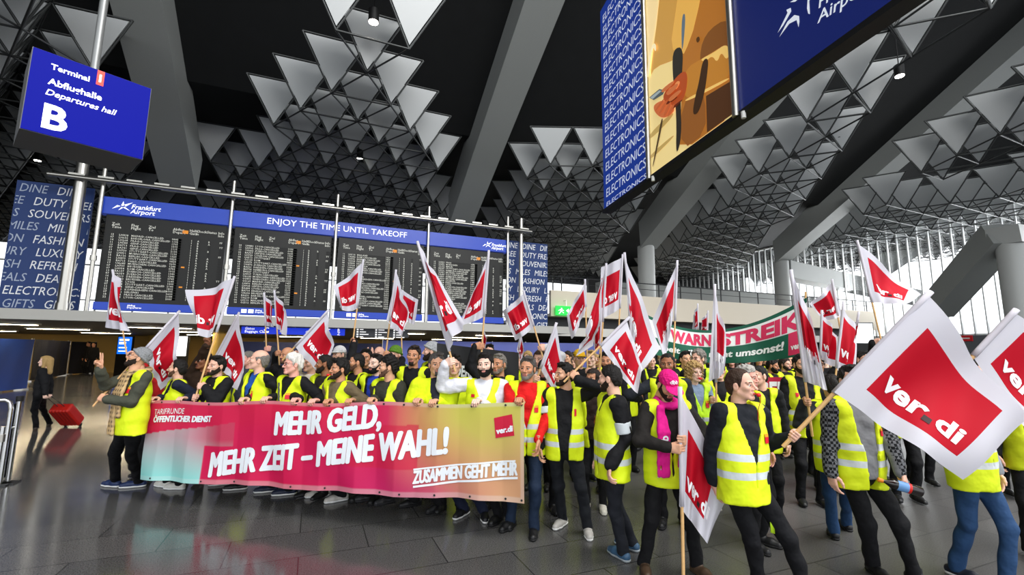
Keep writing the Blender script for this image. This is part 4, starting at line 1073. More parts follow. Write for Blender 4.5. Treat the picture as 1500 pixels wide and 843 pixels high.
    # ---------------- trousers and shoes
    if True:
        T = Field(np.min([ank[-1], ank[1], knee[-1], knee[1], (-.24, -.2, .05)], 0) - (.1, .1, .05), np.max([ank[-1], ank[1], knee[-1], knee[1], (.24, .2, 1.02)], 0) + (.1, .1, 0), hj)
        T.ell((0, .01, .93), (.162 * build, .118 * build, .15), 0)
        for k in (-1, 1): T.cap(hip[k] + (0, 0, -.03), knee[k], .089 * (build * .5 + .5), .063, .03); T.cap(knee[k], ank[k] + (0, .01, -.02), .062, .054, .03)
        X, Y, Z = T.all(); T.cut(np.maximum(Z - 1.0, .05 - Z) + 0 * X + 0 * Y); T.noise(.006, 34, sd + 1); V, Q = T.mesh(); part('trousers', V, Q, cloth(*trousers))
        for k in (-1, 1):
            p, tw = foot[k]; tv = np.array([math.sin(tw), -math.cos(tw), 0]); a = np.array([ank[k][0], ank[k][1], 0]); heel, toe = a - tv * .05, a + tv * .17
            S_ = Field(np.minimum(heel, toe) - (.1, .1, .06), np.maximum(heel, toe) + (.1, .1, .2), .008 if lod == 0 else .014 if lod == 1 else .02)
            S_.cap(heel + (0, 0, .045), a + tv * .1 + (0, 0, .04), .04, .042, .01); S_.cap(a + tv * .1 + (0, 0, .038), toe + (0, 0, .032), .043, .033, .02); S_.cap(a + (0, 0, .05), a + (0, 0, .11), .044, .046, .02)
            X, Y, Z = S_.all(); S_.cut(np.maximum(.012 - Z, Z - .125) + 0 * X + 0 * Y); V, Q = S_.mesh(); so = part('shoe', V, Q, mat('shoe_' + shoes, shoes, .45, var=.12, bs=40))
            if lod == 0:
                L_ = Field(np.minimum(heel, toe) - (.1, .1, .02), np.maximum(heel, toe) + (.1, .1, .06), .008); L_.cap(heel + (0, 0, .03), a + tv * .1 + (0, 0, .03), .043, .046, .01); L_.cap(a + tv * .1 + (0, 0, .03), toe + (0, 0, .03), .046, .039, .02)
                X, Y, Z = L_.all(); L_.cut(np.maximum(.001 - Z, Z - .026) + 0 * X + 0 * Y); V, Q = L_.mesh(); part('sole', V, Q, mat('sole_' + (sole or shoes), sole or shoes, .6), parent=so)
    # ---------------- vest
    vv = None
    if vest:
        Vt = Field((-.36, -.32, .72), (.36, .3, 1.6), hv); torso(Vt, .029, False); X, Y, Z = Vt.all()
        zb = .79; cutd = np.maximum(zb - Z, np.abs(X) - (.196 + .03 * np.clip((1.25 - Z) * 4, 0, 1)) * (build * .6 + .4))
        v0 = {'v': 1.23, 'open': .5, 'high': 1.36, 'wide': 1.06}[vstyle]; wd = {'v': .42, 'open': .09, 'high': .5, 'wide': .28}[vstyle]
        gap = np.clip((Z - v0) * wd, 0, .098) + (.012 if vstyle == 'open' else 0)
        neck_ = np.where(Y < .03, gap - np.abs(X) + 0 * Z, -1.); bk = np.where(Z > 1.42, np.minimum(.085 - np.abs(X), Z - 1.485) + 0 * Y, -1.)
        Vt.cut(cutd + 0 * Y); Vt.cut(np.maximum(neck_, bk)); Vt.noise(.005, 22, sd + 2); Vt.noise(.0025, 55, sd + 4); V, Q = Vt.mesh(); vv = V
        uv = np.stack([V[:, 0], V[:, 2]], 1); part('safety_vest', V, Q, vest_mat(vest), uv=uv)
        if badge is not None and lod < 2:
            for (bx, bz, bw, bh, kind) in badge:
                g = 4; PX, PZ = np.meshgrid(np.linspace(bx - bw / 2, bx + bw / 2, g), np.linspace(bz - bh / 2, bz + bh / 2, g)); fr = V[V[:, 1] < 0]
                PY = np.array([[fr[np.argsort((fr[:, 0] - a_) ** 2 + (fr[:, 2] - b_) ** 2)[:4], 1].mean() for a_, b_ in zip(ra_, rb_)] for ra_, rb_ in zip(PX, PZ)]) - .009
                P = np.stack([PX, PY, PZ], -1).reshape(-1, 3); ii = np.array([(r_ * g + c2, r_ * g + c2 + 1, (r_ + 1) * g + c2 + 1, (r_ + 1) * g + c2) for r_ in range(g - 1) for c2 in range(g - 1)])
                P2 = P + (0, .004, 0); md = np.array([1 if (kind == 's' and q // (g - 1) == g - 2) else 0 for q in range(len(ii))])
                part('badge', np.vstack([P, P2]), np.vstack([ii, ii[:, ::-1] + len(P)]), [mat('badge_red', 'd81830', .5), mat('badge_amber', 'e8a028', .5)], midx=np.concatenate([md, md]))
    # ---------------- headwear and extras
    if hat == 'beanie':
        G = Field((-.13, -.14, -.05), (.13, .16, .19), .007); G.ell((0, .016, .042), (.087, .106, .1), 0); X, Y, Z = G.all(); G.cut((.012 - Z - Y * .55) * .87 + 0 * X); G.cap((0, 0, 0), (0, 0, 0), .0001, k=0)
        for a0 in np.linspace(0, 2 * math.pi, 15)[:-1]:
            a1 = a0 + .46; q = lambda a: (.086 * math.sin(a), .016 - .104 * math.cos(a), .035 - .55 * (.016 - .104 * math.cos(a)) * .9)
            G.cap(q(a0), q(a1), .011, k=.004)
        G.noise(.0015, 260, sd); V, Q = G.mesh(); part('beanie', hx(V), Q, cloth('beanie_' + str(extra[0] if extra else ''), extra[0] if extra else '8a8c8e', bs=60))
    if hat == 'cap':
        G = Field((-.13, -.24, -.02), (.13, .15, .19), .006); G.ell((0, .012, .045), (.085, .104, .096), 0); X, Y, Z = G.all(); G.cut(.03 - Z + 0 * X + 0 * Y)
        G.cap((-.045, -.1, .036), (.045, -.1, .036), .03, k=.012, sq=(1, 1, .2)); G.ell((0, -.115, .032), (.078, .085, .009), .006); V, Q = G.mesh(); part('cap', hx(V), Q, cloth('cap_' + extra[0], extra[0], bs=50, var=.05))
    info = dict(root=root, O=O, Rb=Rb, s=s, fin=fin, hx=hx, part=part, sh=sh, elbow=elbow, wrist=wrist, vest=vv, toL=toL, torso=torso, ank=ank, lo=lo, hi=hi)
    PEOPLE.append(root)
    return info
def glasses(p, m=None):
    mb = MB(); m = m or M_black
    for s in (-1, 1):
        a = np.linspace(0, 2 * math.pi, 17)[:-1]; mb.tube(np.stack([s * .033 + .024 * np.cos(a), -.102 + 0 * a, .001 + .018 * np.sin(a)], 1), .0022, 6, closed=True); mb.tube([(s * .057, -.1, .004), (s * .078, -.05, .006), (s * .08, .01, 0)], .002, 6)
    mb.tube([(-.01, -.104, .004), (.01, -.104, .004)], .002, 6)
    V = np.vstack(mb.v); me = bpy.data.meshes.new('glasses'); me.from_pydata(p['fin'](p['hx'](V)).tolist(), [], mb.f); me.materials.append(m); link('glasses', me, p['root'])
def armband(p, k, t0=.55, t1=.8, hx='f0f0ee', name='armband'):
    a, b = p['sh'][k], p['elbow'][k]; A, B_ = a + (b - a) * t0, a + (b - a) * t1
    F = Field(np.minimum(A, B_) - .1, np.maximum(A, B_) + .1, .008); F.cap(a, b, .077, .069, 0); X, Y, Z = F.all(); u = unit(b - a)
    q = X * u[0] + Y * u[1] + Z * u[2]; F.cut(np.maximum(A @ u - q, q - B_ @ u)); V, Q = F.mesh(); p['part'](name, V, Q, mat('armband', hx, .6))
def whistle_at(p, wd, hexc='d81418', drop=True):
    """a whistle held in the mouth (a thing of its own)"""
    T = lambda V: (p['fin'](p['hx'](np.asarray(V, float))) @ p['Rb'].T) + p['O']
    c = T([(0, -.112, -.068)])[0]; r = empty('whistle', c, wd, 'whistle', 'red whistles')
    F = Field((-.03, -.16, -.11), (.03, -.085, -.045), .004); F.cap((0, -.094, -.067), (0, -.12, -.067), .0075, k=0, sq=(1.3, 1, .6)); F.cap((-.009, -.128, -.074), (.009, -.128, -.074), .015, k=.006); V, Q = F.mesh()
    link('body', mesh_np('whistle_body', T(V) - c, [Q], mat('whistle_' + hexc, hexc, .3), smooth=True), r)
    if drop: MB().tube(T([(0, -.14, -.08), (.002, -.135, -.12), (.004, -.11, -.19), (.01, -.1, -.27)]), .003, 6).build('cord', mat('cord_red', 'b01020', .6), r)
# ------------------------------------------------------------------ the long banner across the front row
def printed_text(mb, s, O, X, Y, w=None, h=None, m=0, bold=.02, shear=0., sx=1., off=.004, surf=None, step=.06):
    V, F = text_mesh(s, 1, bold, shear=shear); V = fit(V, 0, 0, w=w, h=h)
    V = np.asarray(O) + V[:, :1] * np.asarray(X) + V[:, 1:2] * np.asarray(Y)
    V, F = cut2d(V, F, step); mb.add(surf(V, off), F, m)
dL, dR = 5.9, 4.66
def d_ban(x): return 1 / (1 / dL + (x - 218) / 550. * (1 / dR - 1 / dL))
BTL, BTR = at_d(219, 588, dL), at_d(768, 592, dR); BBL, BBR = at_d(219, 703, dL), at_d(768, 738, dR)
BX = BTR - BTL; BX[2] = 0; BLn = np.linalg.norm(BX); BX /= BLn; BNn = np.array([BX[1], -BX[0], 0]); BNn = BNn if BNn @ FH < 0 else -BNn
def ban_st(x, y):
    """place on the banner (s along it, t = 0 bottom .. 1 top) seen at the pixel"""
    rr = ray(x, y); t = ((BTL - _C) @ BNn) / (rr @ BNn); p = _C + rr * t; s = (p - BTL) @ BX; f = s / BLn
    zt = BTL[2] + (BTR[2] - BTL[2]) * f; z0 = BBL[2] + (BBR[2] - BBL[2]) * f
    return np.array([s, (p[2] - z0) / (zt - z0)])
def ban_surf(V, off=0.):
    s, t = V[:, 0], V[:, 1]; f = s / BLn; zt = BTL[2] + (BTR[2] - BTL[2]) * f + .012 * np.sin(s * 4.2 + .5) * (t > .5) ; z0 = BBL[2] + (BBR[2] - BBL[2]) * f + .008 * np.sin(s * 5.)
    per = .455; ph = (s / per) % 1; crease = np.where(ph < .5, ph, 1 - ph) * 2
    wob = .035 * (crease - .5) * (.35 + .65 * (1 - t)) + .02 * np.sin(s * 2.1 + 1 + t * 1.2) * (1.2 - t) + .012 * np.sin(s * 9 + t * 5) * (1 - t)
    return BTL * [1, 1, 0] + s[:, None] * BX + np.stack([0 * s, 0 * s, z0 + (zt - z0) * t], 1) + BNn * (wob + off)[:, None]
ns, nt_ = 330, 66
SS, TT = np.meshgrid(np.linspace(0, BLn, ns), np.linspace(0, 1, nt_), indexing='ij'); st = np.stack([SS.ravel(), TT.ravel()], 1)
V = ban_surf(st); ii = np.arange(ns * nt_).reshape(ns, nt_); Q = np.stack([ii[:-1, :-1], ii[1:, :-1], ii[1:, 1:], ii[:-1, 1:]], -1).reshape(-1, 4)
V2 = V - BNn * .004
banner = empty('protest_banner', (BTL + BTR) / 2 * [1, 1, 0] + [0, 0, .2], 'long crimson protest banner held by the front row, turquoise left end, yellow right end', 'banner')
C_ = np.array(banner.location)
bm_ = bpy.data.materials.new('banner_print'); bm_.use_nodes = True; _b = bm_.node_tree.nodes['Principled BSDF']; _b.inputs['Roughness'].default_value = .5; _b.inputs['Specular IOR Level'].default_value = .35
_at = bm_.node_tree.nodes.new('ShaderNodeAttribute'); _at.attribute_name = 'print'; bm_.node_tree.links.new(_at.outputs['Color'], _b.inputs['Base Color'])
me = mesh_np('banner_cloth', np.vstack([V, V2]) - C_, [np.vstack([Q, Q[:, ::-1] + len(V)])], bm_, smooth=True)
def mixc(a, b, t): t = np.clip(t, 0, 1)[:, None]; return a * (1 - t) + b * t
def L3(h): return np.array(lin(h)[:3])
a_, b_ = st[:, 0] / BLn, st[:, 1]
col = np.tile(L3('cc124c'), (len(st), 1))
col = mixc(col, L3('d8203a'), (b_ - .6) * 1.5 * (a_ < .6)); col = mixc(col, L3('b81a62'), (a_ - .45) * 2.5 * (.75 - b_) * 1.5)
col = mixc(col, L3('d06a7c'), (a_ - .66) * 4 * (b_ + .1)); col = mixc(col, L3('c6c052'), (a_ - .69) * 5.8 * np.clip(b_ * 1.15 + .05, 0, 1)); col = mixc(col, L3('cf9a72'), (a_ - .80) * 7 * (1 - b_))
# crimson speech shape behind the words, and the turquoise fade at one end
col = np.where(((a_ > .60) & (a_ < .765) & (b_ < .74 + .1 * (a_ - .6)) & (b_ > .28))[:, None], mixc(col, L3('c8143f'), .75 + 0 * a_), col)
e1 = ban_st(219, 637)[1]; e2 = ban_st(320, 622)[1]; s0 = ban_st(294, 690)[0] / BLn; s1 = ban_st(345, 600)[0] / BLn
edge = e1 + (e2 - e1) * a_ / (ban_st(320, 622)[0] / BLn)
grey = mixc(mixc(np.tile(L3('b89aa2'), (len(st), 1)), L3('c23a58'), (a_ - .12) * 9), L3('86d2cc'), (edge - b_) * 1.9 - a_ * 1.5)
inb = ((b_ < edge) & (a_ < s0) & True) | ((b_ < edge) & (a_ < s1) & (b_ > e2 - .27))
col = np.where(inb[:, None], grey, col)
hemb = (b_ < .055) | (b_ > .965) | (a_ > .992)
col = np.where(hemb[:, None], col * .75 + .18, col)
ca = me.color_attributes.new('print', 'FLOAT_COLOR', 'POINT'); full = np.concatenate([np.vstack([col, col * .8 + .1]), np.ones((2 * len(st), 1))], 1).astype(np.float32); ca.data.foreach_set('color', full.ravel())
link('banner_cloth', me, banner)
wm = MB()
def ban_text(s, p0, p1, ptop, **k):
    O, X1, Yt = ban_st(*p0), ban_st(*p1), ban_st(*ptop)
    hz = (BTL[2] - BBL[2] + BTR[2] - BBR[2]) / 2; sc = np.array([1, 1 / hz]); Om = O / sc; w = np.linalg.norm((X1 / sc) - Om); X = ((X1 / sc) - Om) / w
    h = (Yt / sc - Om)[1]
    V, F = text_mesh(s, 1, k.get('bold', .03), shear=k.get('shear', 0)); V = fit(V, 0, 0, w=w, h=h)
    th = k.get('thick', 0)
    V, F = cut2d(V, F, .05); V = Om + V[:, :1] * X + V[:, 1:2] * np.array([0, 1])
    for q, (dx, dy) in enumerate([(0, 0)] + [(th * math.cos(q_ * math.pi / 6), .8 * th * math.sin(q_ * math.pi / 6)) for q_ in range(12)] if th else ((0, 0),)):     # heavy strokes
        wm.add(ban_surf((V + (dx, dy)) * sc, .005 + .0003 * q), F, k.get('m', 0))
ban_text('MEHR GELD,', (402, 643), (557, 632), (401, 606), bold=0, thick=.016, shear=.06)
ban_text('MEHR ZEIT \u2013 MEINE WAHL!', (306, 698), (655, 664.5), (308, 664), bold=0, thick=.016, shear=.06)
ban_text('TARIFRUNDE', (227, 609), (270, 607), (227, 601), bold=.0, shear=.12)
ban_text('\u00d6FFENTLICHER DIENST', (226, 620), (309, 617), (226, 610), bold=0, thick=.005, shear=.12)
ban_text('ZUSAMMEN GEHT MEHR', (606, 708), (757, 696), (606, 690), bold=0, thick=.007, shear=.05)
def ban_poly(q, m, off=.005):
    V = np.array([ban_st(*p) for p in q]); V, F = cut2d(V, [tuple(range(len(V)))], .08); wm.add(ban_surf(V, off), F, m)
ban_poly([(606, 686.5), (755, 674), (755, 676.5), (606, 689)], 0); ban_poly([(606, 711), (758, 698.5), (758, 702), (606, 714)], 0)
ban_poly([(723.5, 613.5), (750, 608.6), (753.4, 639.5), (725.5, 643)], 1)
ban_text('ver.di', (727, 637), (750.5, 633), (727, 629), bold=0, thick=.004, m=2)
k_ = wm.n
wm.build('banner_lettering', [mat('print_white', 'eef2f8', .5), mat('print_red', 'c81238', .5), mat('print_white', 'eef2f8')], banner)
em = MB()
for x, top in [(x, tp) for x in (232, 300, 345, 430, 480, 560, 590, 640, 690, 740, 764) for tp in (0, 1)]:
    s = ban_st(x, 650)[0]; c0 = ban_surf(np.array([[s, .975 if top else .03]]), .006)[0]
    em.tube([c0, c0 + BNn * .003], .011, 8)
em.build('eyelet', M_dgrey, banner)
def edge_pt(x, y=589): p = at_d(x, y, d_ban(x)); s = (p - BTL) @ BX; return ban_surf(np.array([[s, 1.0]]))[0]

# ------------------------------------------------------------------ flags
def flag_unit():
    base = []
    V, F = text_mesh('ver', 1, .03); L, Ff = [], []
    Vt, Ft = text_mesh('ver di', 1, .03); Vt = fit(Vt, .2, .655, w=.61); Vt[:, 1] = .655 + (Vt[:, 1] - .655) * .95
    return cut2d(Vt, Ft, .035)
_FT, _FF = flag_unit()
_FT = np.stack([_FT[:, 0], .655 + .655 - _FT[:, 1] + .1], 1)         # b runs downwards from the hoist top
_dx = .2 + .61 * .575
_DOT = cut2d(np.array([(_dx, .70), (_dx + .055, .70), (_dx + .055, .755), (_dx, .755)]), [(0, 3, 2, 1)], .035)
M_fw = mat('flag_white', 'dddbe6', .6, trans=.3, spec=.2); M_fr = mat('flag_red', 'c40c26', .6, trans=.25, spec=.2); M_ft = mat('flag_letter', 'f2f0f4', .6, spec=.2); M_fk = mat('flag_dot', '2a0a10', .6)
M_pole = mat('pole_wood', 'd8ac74', .5, var=.15, bs=30)
FLAGS = []
def flag(wd, d, tip, base, quad, dd=(0, 0, 0, 0), db=0., dt=0., amp=.06, waves=1.4, sag=.05, seed=0, pr=.011, lay=(.15, .86, .15, .85), group=None):
    P0, P1 = at_d(*base, d + db), at_d(*tip, d + dt)
    r = empty('flag', P0, wd, 'flag', group)
    MB().tube([P0, P1], pr, 10).build('flagpole', M_pole, r)
    if len(quad) == 4:
        TL, BL, BR, TR = [at_d(*q, d + e) for q, e in zip(quad, dd)]
        def base_(a, b): a, b = a[:, None], b[:, None]; return (TL * (1 - a) + TR * a) * (1 - b) + (BL * (1 - a) + BR * a) * b
    else:
        G = np.array([at_d(*q, d + e) for q, e in zip(quad, dd if len(dd) == 9 else [0] * 9)]).reshape(3, 3, 3)      # rows b = 0, .5, 1
        def base_(a, b):
            w = lambda t: np.stack([2 * (t - .5) * (t - 1), -4 * t * (t - 1), 2 * t * (t - .5)], 1)
            return np.einsum('ni,nj,ijk->nk', w(b), w(a), G)
    c = base_(np.array([0, 1, 0, 1.]), np.array([0, 0, 1, 1.])); N0 = unit(np.cross(c[1] - c[0], c[2] - c[0]) + np.cross(c[3] - c[2], c[2] - c[0])); rg = random.Random(seed * 13 + len(FLAGS)); p1, p2, p3 = (rg.uniform(0, 6.28) for _ in range(3))
    def surf(a, b):
        P = base_(a, b); g = np.clip(a * 2.2, 0, 1)
        w = amp * g * (np.sin(6.28 * (waves * a + .25 * b) + p1) + .55 * np.sin(6.28 * (waves * 2.1 * a - .5 * b) + p2) * (.3 + .7 * b) + .35 * np.sin(6.28 * (.8 * b + .3 * a) + p3))
        P = P + N0 * w[:, None]; P[:, 2] -= sag * 4 * a * (1 - a) * (.5 + .5 * b); return P
    def lift(a, b, off):
        e = 1e-3; P = surf(a, b); n = np.cross(surf(a + e, b) - P, surf(a, b + e) - P); n /= np.linalg.norm(n, axis=1)[:, None] + 1e-12; return P + n * off
    x0, x1, y0, y1 = lay
    A = np.unique(np.concatenate([np.linspace(0, x0, 7), np.linspace(x0, x1, 19), np.linspace(x1, 1, 7)])); B = np.unique(np.concatenate([np.linspace(0, y0, 6), np.linspace(y0, y1, 19), np.linspace(y1, 1, 6)]))
    AA, BB = np.meshgrid(A, B, indexing='ij'); ii = np.arange(AA.size).reshape(AA.shape); Q = np.stack([ii[:-1, :-1], ii[1:, :-1], ii[1:, 1:], ii[:-1, 1:]], -1).reshape(-1, 4)
    am, bm2 = (AA[:-1, :-1] + AA[1:, 1:]).ravel() / 2, (BB[:-1, :-1] + BB[1:, 1:]).ravel() / 2
    mi = ((am > x0) & (am < x1) & (bm2 > y0) & (bm2 < y1)).astype(int)
    V = surf(AA.ravel(), BB.ravel()); N = len(V); faces = [tuple(q) for q in Q]; midx = list(mi); vs = [V]
    for off in (.0035, -.0035):
        for (T, F), m in (((_FT, _FF), 2), (_DOT, 3)):
            vs.append(lift(T[:, 0], T[:, 1], off)); faces += [tuple(i + N for i in (f if off > 0 else f[::-1])) for f in F]; midx += [m] * len(F); N += len(T)
    # the sewn sleeve round the upper pole
    ax = P1 - P0; tb = ((surf(np.array([0.]), np.array([1.]))[0] - P0) @ ax) / (ax @ ax); tb = min(max(tb, .15), .9)
    sl = MB().tube([P0 + ax * t for t in np.linspace(tb, 1.012, 8)], pr + .005, 10); vs.append(np.vstack(sl.v)); faces += [tuple(i + N for i in f) for f in sl.f]; midx += [0] * len(sl.f); N += sl.n
    V = np.vstack(vs) - P0
    me = mesh_np('flag_cloth', V, faces, [M_fw, M_fr, M_ft, M_fk], midx, smooth=True)
    link('flag_cloth', me, r)
    FLAGS.append(r)
    return P0, P1
def on_pole(P0, P1, y):
    """place on a pole that is seen at picture height y"""
    t = np.linspace(0, 1, 400); Q = P0 + t[:, None] * (P1 - P0); return Q[np.argmin(abs(proj(Q)[1] - y))]
# ------------------------------------------------------------------ front row, from the left
BG1 = [(.085, 1.27, .055, .085, 's')]
UP = np.array([0, 0, 1.])
# flag held by the man in the grey beanie (pole crosses his chest and passes behind his head)
f2 = flag('red flag with white edge slanting behind the grey beanie', 5.95, (262, 457), (136, 596), [(262, 457), (211, 516), (234, 572), (261, 548)], dd=(.25, .15, .2, .3), db=-.42, dt=.25, amp=.05, sag=.02)
p = person(x=207, ytop=509, d=5.8, head=-28, look=(-30, 22, -4), label='person in grey beanie, glasses and tartan scarf with one hand raised in a sign', skin='olive', f=dict(hair='short', beard='short'), hairc='dark',
    jacket='olive', jhex='45473c', trousers=('black', '131316'), shoes='22325a', sole='e6e6e6', vest='y', vstyle='wide', badge=[(.1, 1.3, .05, .07, 's')], hat='beanie', extra=('8b8d90',),
    arms={-1: ('free', at_d(146, 541, 5.45), (-.1 * RH + UP), -RH * .2 - FH, 'peace', (-.3, -.2, -1)), 1: ('pole', on_pole(*f2, 583), f2[1] - f2[0], (.6, .2, -1))}, feet={-1: (168, 708, -75), 1: (203, 708, -40)}, hem=.84)
glasses(p)
# tartan scarf: one loop round the neck and two hanging ends
sm = mat('tartan', 'b89a6c', .8); _nt = sm.node_tree; _b = _nt.nodes['Principled BSDF']; _tc = _nt.nodes.new('ShaderNodeTexCoord'); _w = []
for ax, sc in (('X', 6.), ('Z', 6.)):
    w = _nt.nodes.new('ShaderNodeTexWave'); w.bands_direction = ax; w.inputs['Scale'].default_value = sc; _nt.links.new(_tc.outputs['Object'], w.inputs[0]); _w.append(w)
_mx = _nt.nodes.new('ShaderNodeMix'); _mx.data_type = 'RGBA'; _mx.inputs[6].default_value = lin('c8a878'); _mx.inputs[7].default_value = lin('3a2a24'); _ml = _nt.nodes.new('ShaderNodeMath'); _ml.operation = 'MULTIPLY'
_nt.links.new(_w[0].outputs['Fac'], _ml.inputs[0]); _nt.links.new(_w[1].outputs['Fac'], _ml.inputs[1]); _nt.links.new(_ml.outputs[0], _mx.inputs[0]); _nt.links.new(_mx.outputs[2], _b.inputs['Base Color'])
def scarf(p, m, ends, lab, r0=.085, th=.032, name='scarf', mats=None, fringe=True):
    F = Field((-.25, -.3, .7), (.25, .2, 1.62), .011); 
    for a0 in np.linspace(0, 2 * math.pi, 17)[:-1]:
        q = lambda a: (r0 * math.sin(a), .02 - (r0 + .01) * math.cos(a), 1.51 + .02 * math.cos(a) * -1); F.cap(q(a0), q(a0 + .4), th, k=.012)
    for (x0, x1, x2, zb) in ends:
        for dx in (-.04, 0, .04): F.cap((x0 + dx * .4, -.1, 1.49), (x1 + dx, -.165, 1.28), .017, .018, .02); F.cap((x1 + dx, -.165, 1.28), (x2 + dx, -.168, zb), .018, .018, .02)
    F.noise(.004, 60, 3); V, Q = F.mesh(); return p['part'](name, V, Q, mats or m, lab)
scarf(p, sm, [(-.05, -.045, -.07, .8), (.05, .05, .03, 1.0)], 'tan tartan scarf')
scr = p

p = person(x=263, ytop=527, d=6.11, head=-45, look=(-28, 4, 0), label='clean shaven dark-haired person in navy jumper, first behind the banner at its turquoise end', skin='light', f=dict(hair='recede', beard='stubble', nose=1.1), hairc='black', jacket='navy', jhex='1a2032', vest='y', vstyle='wide',
    arms={-1: ('banner', edge_pt(222), BNn), 1: ('banner', edge_pt(262), BNn)}, feet={-1: (243, 709, -62), 1: (262, 712, -45)}, shoes='d8d6d0', sole='f0f0f0')
f3 = flag('limp white flag showing reversed red field, hung out to the left of its pole', 6.0, (343, 407), (284, 590), [(343, 407), (311, 488), (292, 489), (277, 427)], dd=(.1, 0, .05, .2), db=-.25, dt=.1, amp=.05, waves=1.1)
p = person(x=320, ytop=522, d=5.96, head=-22, look=(2, 0, 4), label='stout bearded person in black hooded jacket gripping a flag pole over the banner', skin='light', f=dict(hair='short', beard='short', jaw=1.12), hairc='black', jacket='black', jhex='141417', jr=1.15, build=1.12, vest='y', vstyle='wide', badge=[(-.1, 1.2, .05, .05, 'p')],
    arms={-1: ('pole', on_pole(*f3, 583), f3[1] - f3[0]), 1: ('pole', on_pole(*f3, 566), f3[1] - f3[0], (.6, .2, -1))}, feet={-1: (352, 712, -50), 1: (330, 705, -40)}, shoes='17171a', sole='d8d8d8')
F = Field((-.2, -.1, 1.3), (.2, .25, 1.62), .012); F.ell((0, .11, 1.46), (.12, .07, .09), 0); F.noise(.006, 40, 2); V, Q = F.mesh(); p['part']('hood', V, Q, cloth('black', '141417'))
p = person(x=382, ytop=513, d=5.81, head=-30, look=(-38, 6, 0), label='balding grey person in blue shirt facing left beside the white-haired one', skin='light', f=dict(hair='bald', nose=1.2), hairc='grey', jacket='black', jhex='151518', shirt='1d4fa0', vest='ysh', vstyle='wide', badge=BG1,
    arms={1: ('banner', edge_pt(387), BNn), -1: ('banner', edge_pt(352), BNn)}, feet={-1: (398, 715, -40), 1: (424, 719, -40)}, shoes='1e2840', sole='e8e8e8')
p = person(x=431, ytop=519, d=5.69, head=-24, look=(-20, 0, 0), label='white-haired person with glasses and shoulder strap behind the banner', skin='pink', f=dict(hair='white', jaw=1.1), hairc='white', jacket='black', jhex='161619', vest='ys', vstyle='v', badge=[(.09, 1.3, .05, .07, 's'), (-.1, 1.3, .045, .045, 'p')],
    arms={-1: ('banner', edge_pt(430), BNn), 1: ('banner', edge_pt(457), BNn)}, feet={-1: (472, 722, -45), 1: (500, 728, -30)}, shoes='c8c4be', sole='f0f0f0')
glasses(p)
F = Field((-.3, -.3, .85), (.3, .2, 1.6), .011); F.cap((-.05, -.135, 1.44), (.02, -.175, 1.22), .016, k=0, sq=(1, .5, 1)); F.cap((.02, -.175, 1.22), (.06, -.165, 1.0), .016, k=.004, sq=(1, .5, 1)); V, Q = F.mesh(); p['part']('shoulder_strap', V, Q, mat('strap_grey', '4a4a50', .7))
p = person(x=499, ytop=526, d=5.53, head=-26, look=(-22, 2, 0), label='bearded person in khaki jacket blowing a red whistle behind the banner', skin='tan', f=dict(hair='quiff', beard='short'), hairc='black', jacket='khaki', jhex='6a5c44', vest='y', vstyle='v', badge=[(.07, 1.17, .05, .08, 's')],
    arms={-1: ('banner', edge_pt(478), BNn), 1: ('banner', edge_pt(511), BNn)}, feet={-1: (540, 728, -40), 1: (570, 731, -20)}, shoes='2a2a2e')
whistle_at(p, 'red whistle in the mouth of the person in the khaki jacket', drop=False)
p = person(x=570, ytop=522, d=5.38, head=-30, look=(-40, 0, 0), label='young person with thick black hair in dark olive jacket, profile to the left', skin='olive', f=dict(hair='full', beard='stubble', nose=1.1), hairc='black', jacket='darkolive', jhex='34342c', vest='y', vstyle='open', badge=[(.1, 1.12, .05, .06, 's')],
    arms={-1: ('banner', edge_pt(542), BNn)}, feet={-1: (608, 735, -30), 1: (645, 742, -15)}, shoes='17171a')
p = person(x=640, ytop=518, d=5.24, head=8, look=(12, 0, 0), label='greying goateed person in bright yellow work jacket with both hands on the banner', skin='olive', f=dict(hair='short', beard='goatee'), hairc='saltpepper', jacket='hivis', jhex='dcee1c', jr=1.22, build=1.14, vest=None, shirt='20222c',
    arms={-1: ('banner', edge_pt(609), BNn), 1: ('banner', edge_pt(634), BNn)}, feet={-1: (680, 748, -35), 1: (709, 752, 0)}, shoes='1a1a1e', sole='dcdcdc', trousers=('navywork', '1a2036'))
for k in (-1, 1): armband(p, k, .86, .99, 'c8ced2', 'reflective_band')
J_ = p
f11 = flag('tall white flag with red field, tip highest in front of the boards', 5.0, (612, 356), (667, 545), [(612, 356), (657, 516), (678, 474), (634, 398)], dd=(.1, 0, -.1, .1), dt=.1, amp=.06, waves=1.2, sag=.0)
p = person(x=711, ytop=518, d=5.10, head=-4, look=(-4, 2, -3), label='smiling bearded person in pale hoodie raising a flag over the banner', skin='fair', f=dict(hair='quiff', beard='full'), hairc='black', jacket='hoodie', jhex='dcdce4', jr=1.1, vest='y', vstyle='v', badge=[(.08, 1.2, .06, .085, 's'), (-.11, 1.35, .04, .03, 'p')],
    arms={-1: ('pole', on_pole(*f11, 530), f11[1] - f11[0], (-1, .1, -.5)), 1: ('banner', edge_pt(697), BNn)}, feet={-1: (730, 757, -20), 1: (748, 762, 0)}, shoes='141416', sole='141416')
F = Field((-.2, -.16, 1.25), (.2, .2, 1.6), .012); F.ell((0, .09, 1.47), (.13, .07, .075), .03); V, Q = F.mesh(); p['part']('dark_collar', V, Q, cloth('collar', '26221f'))
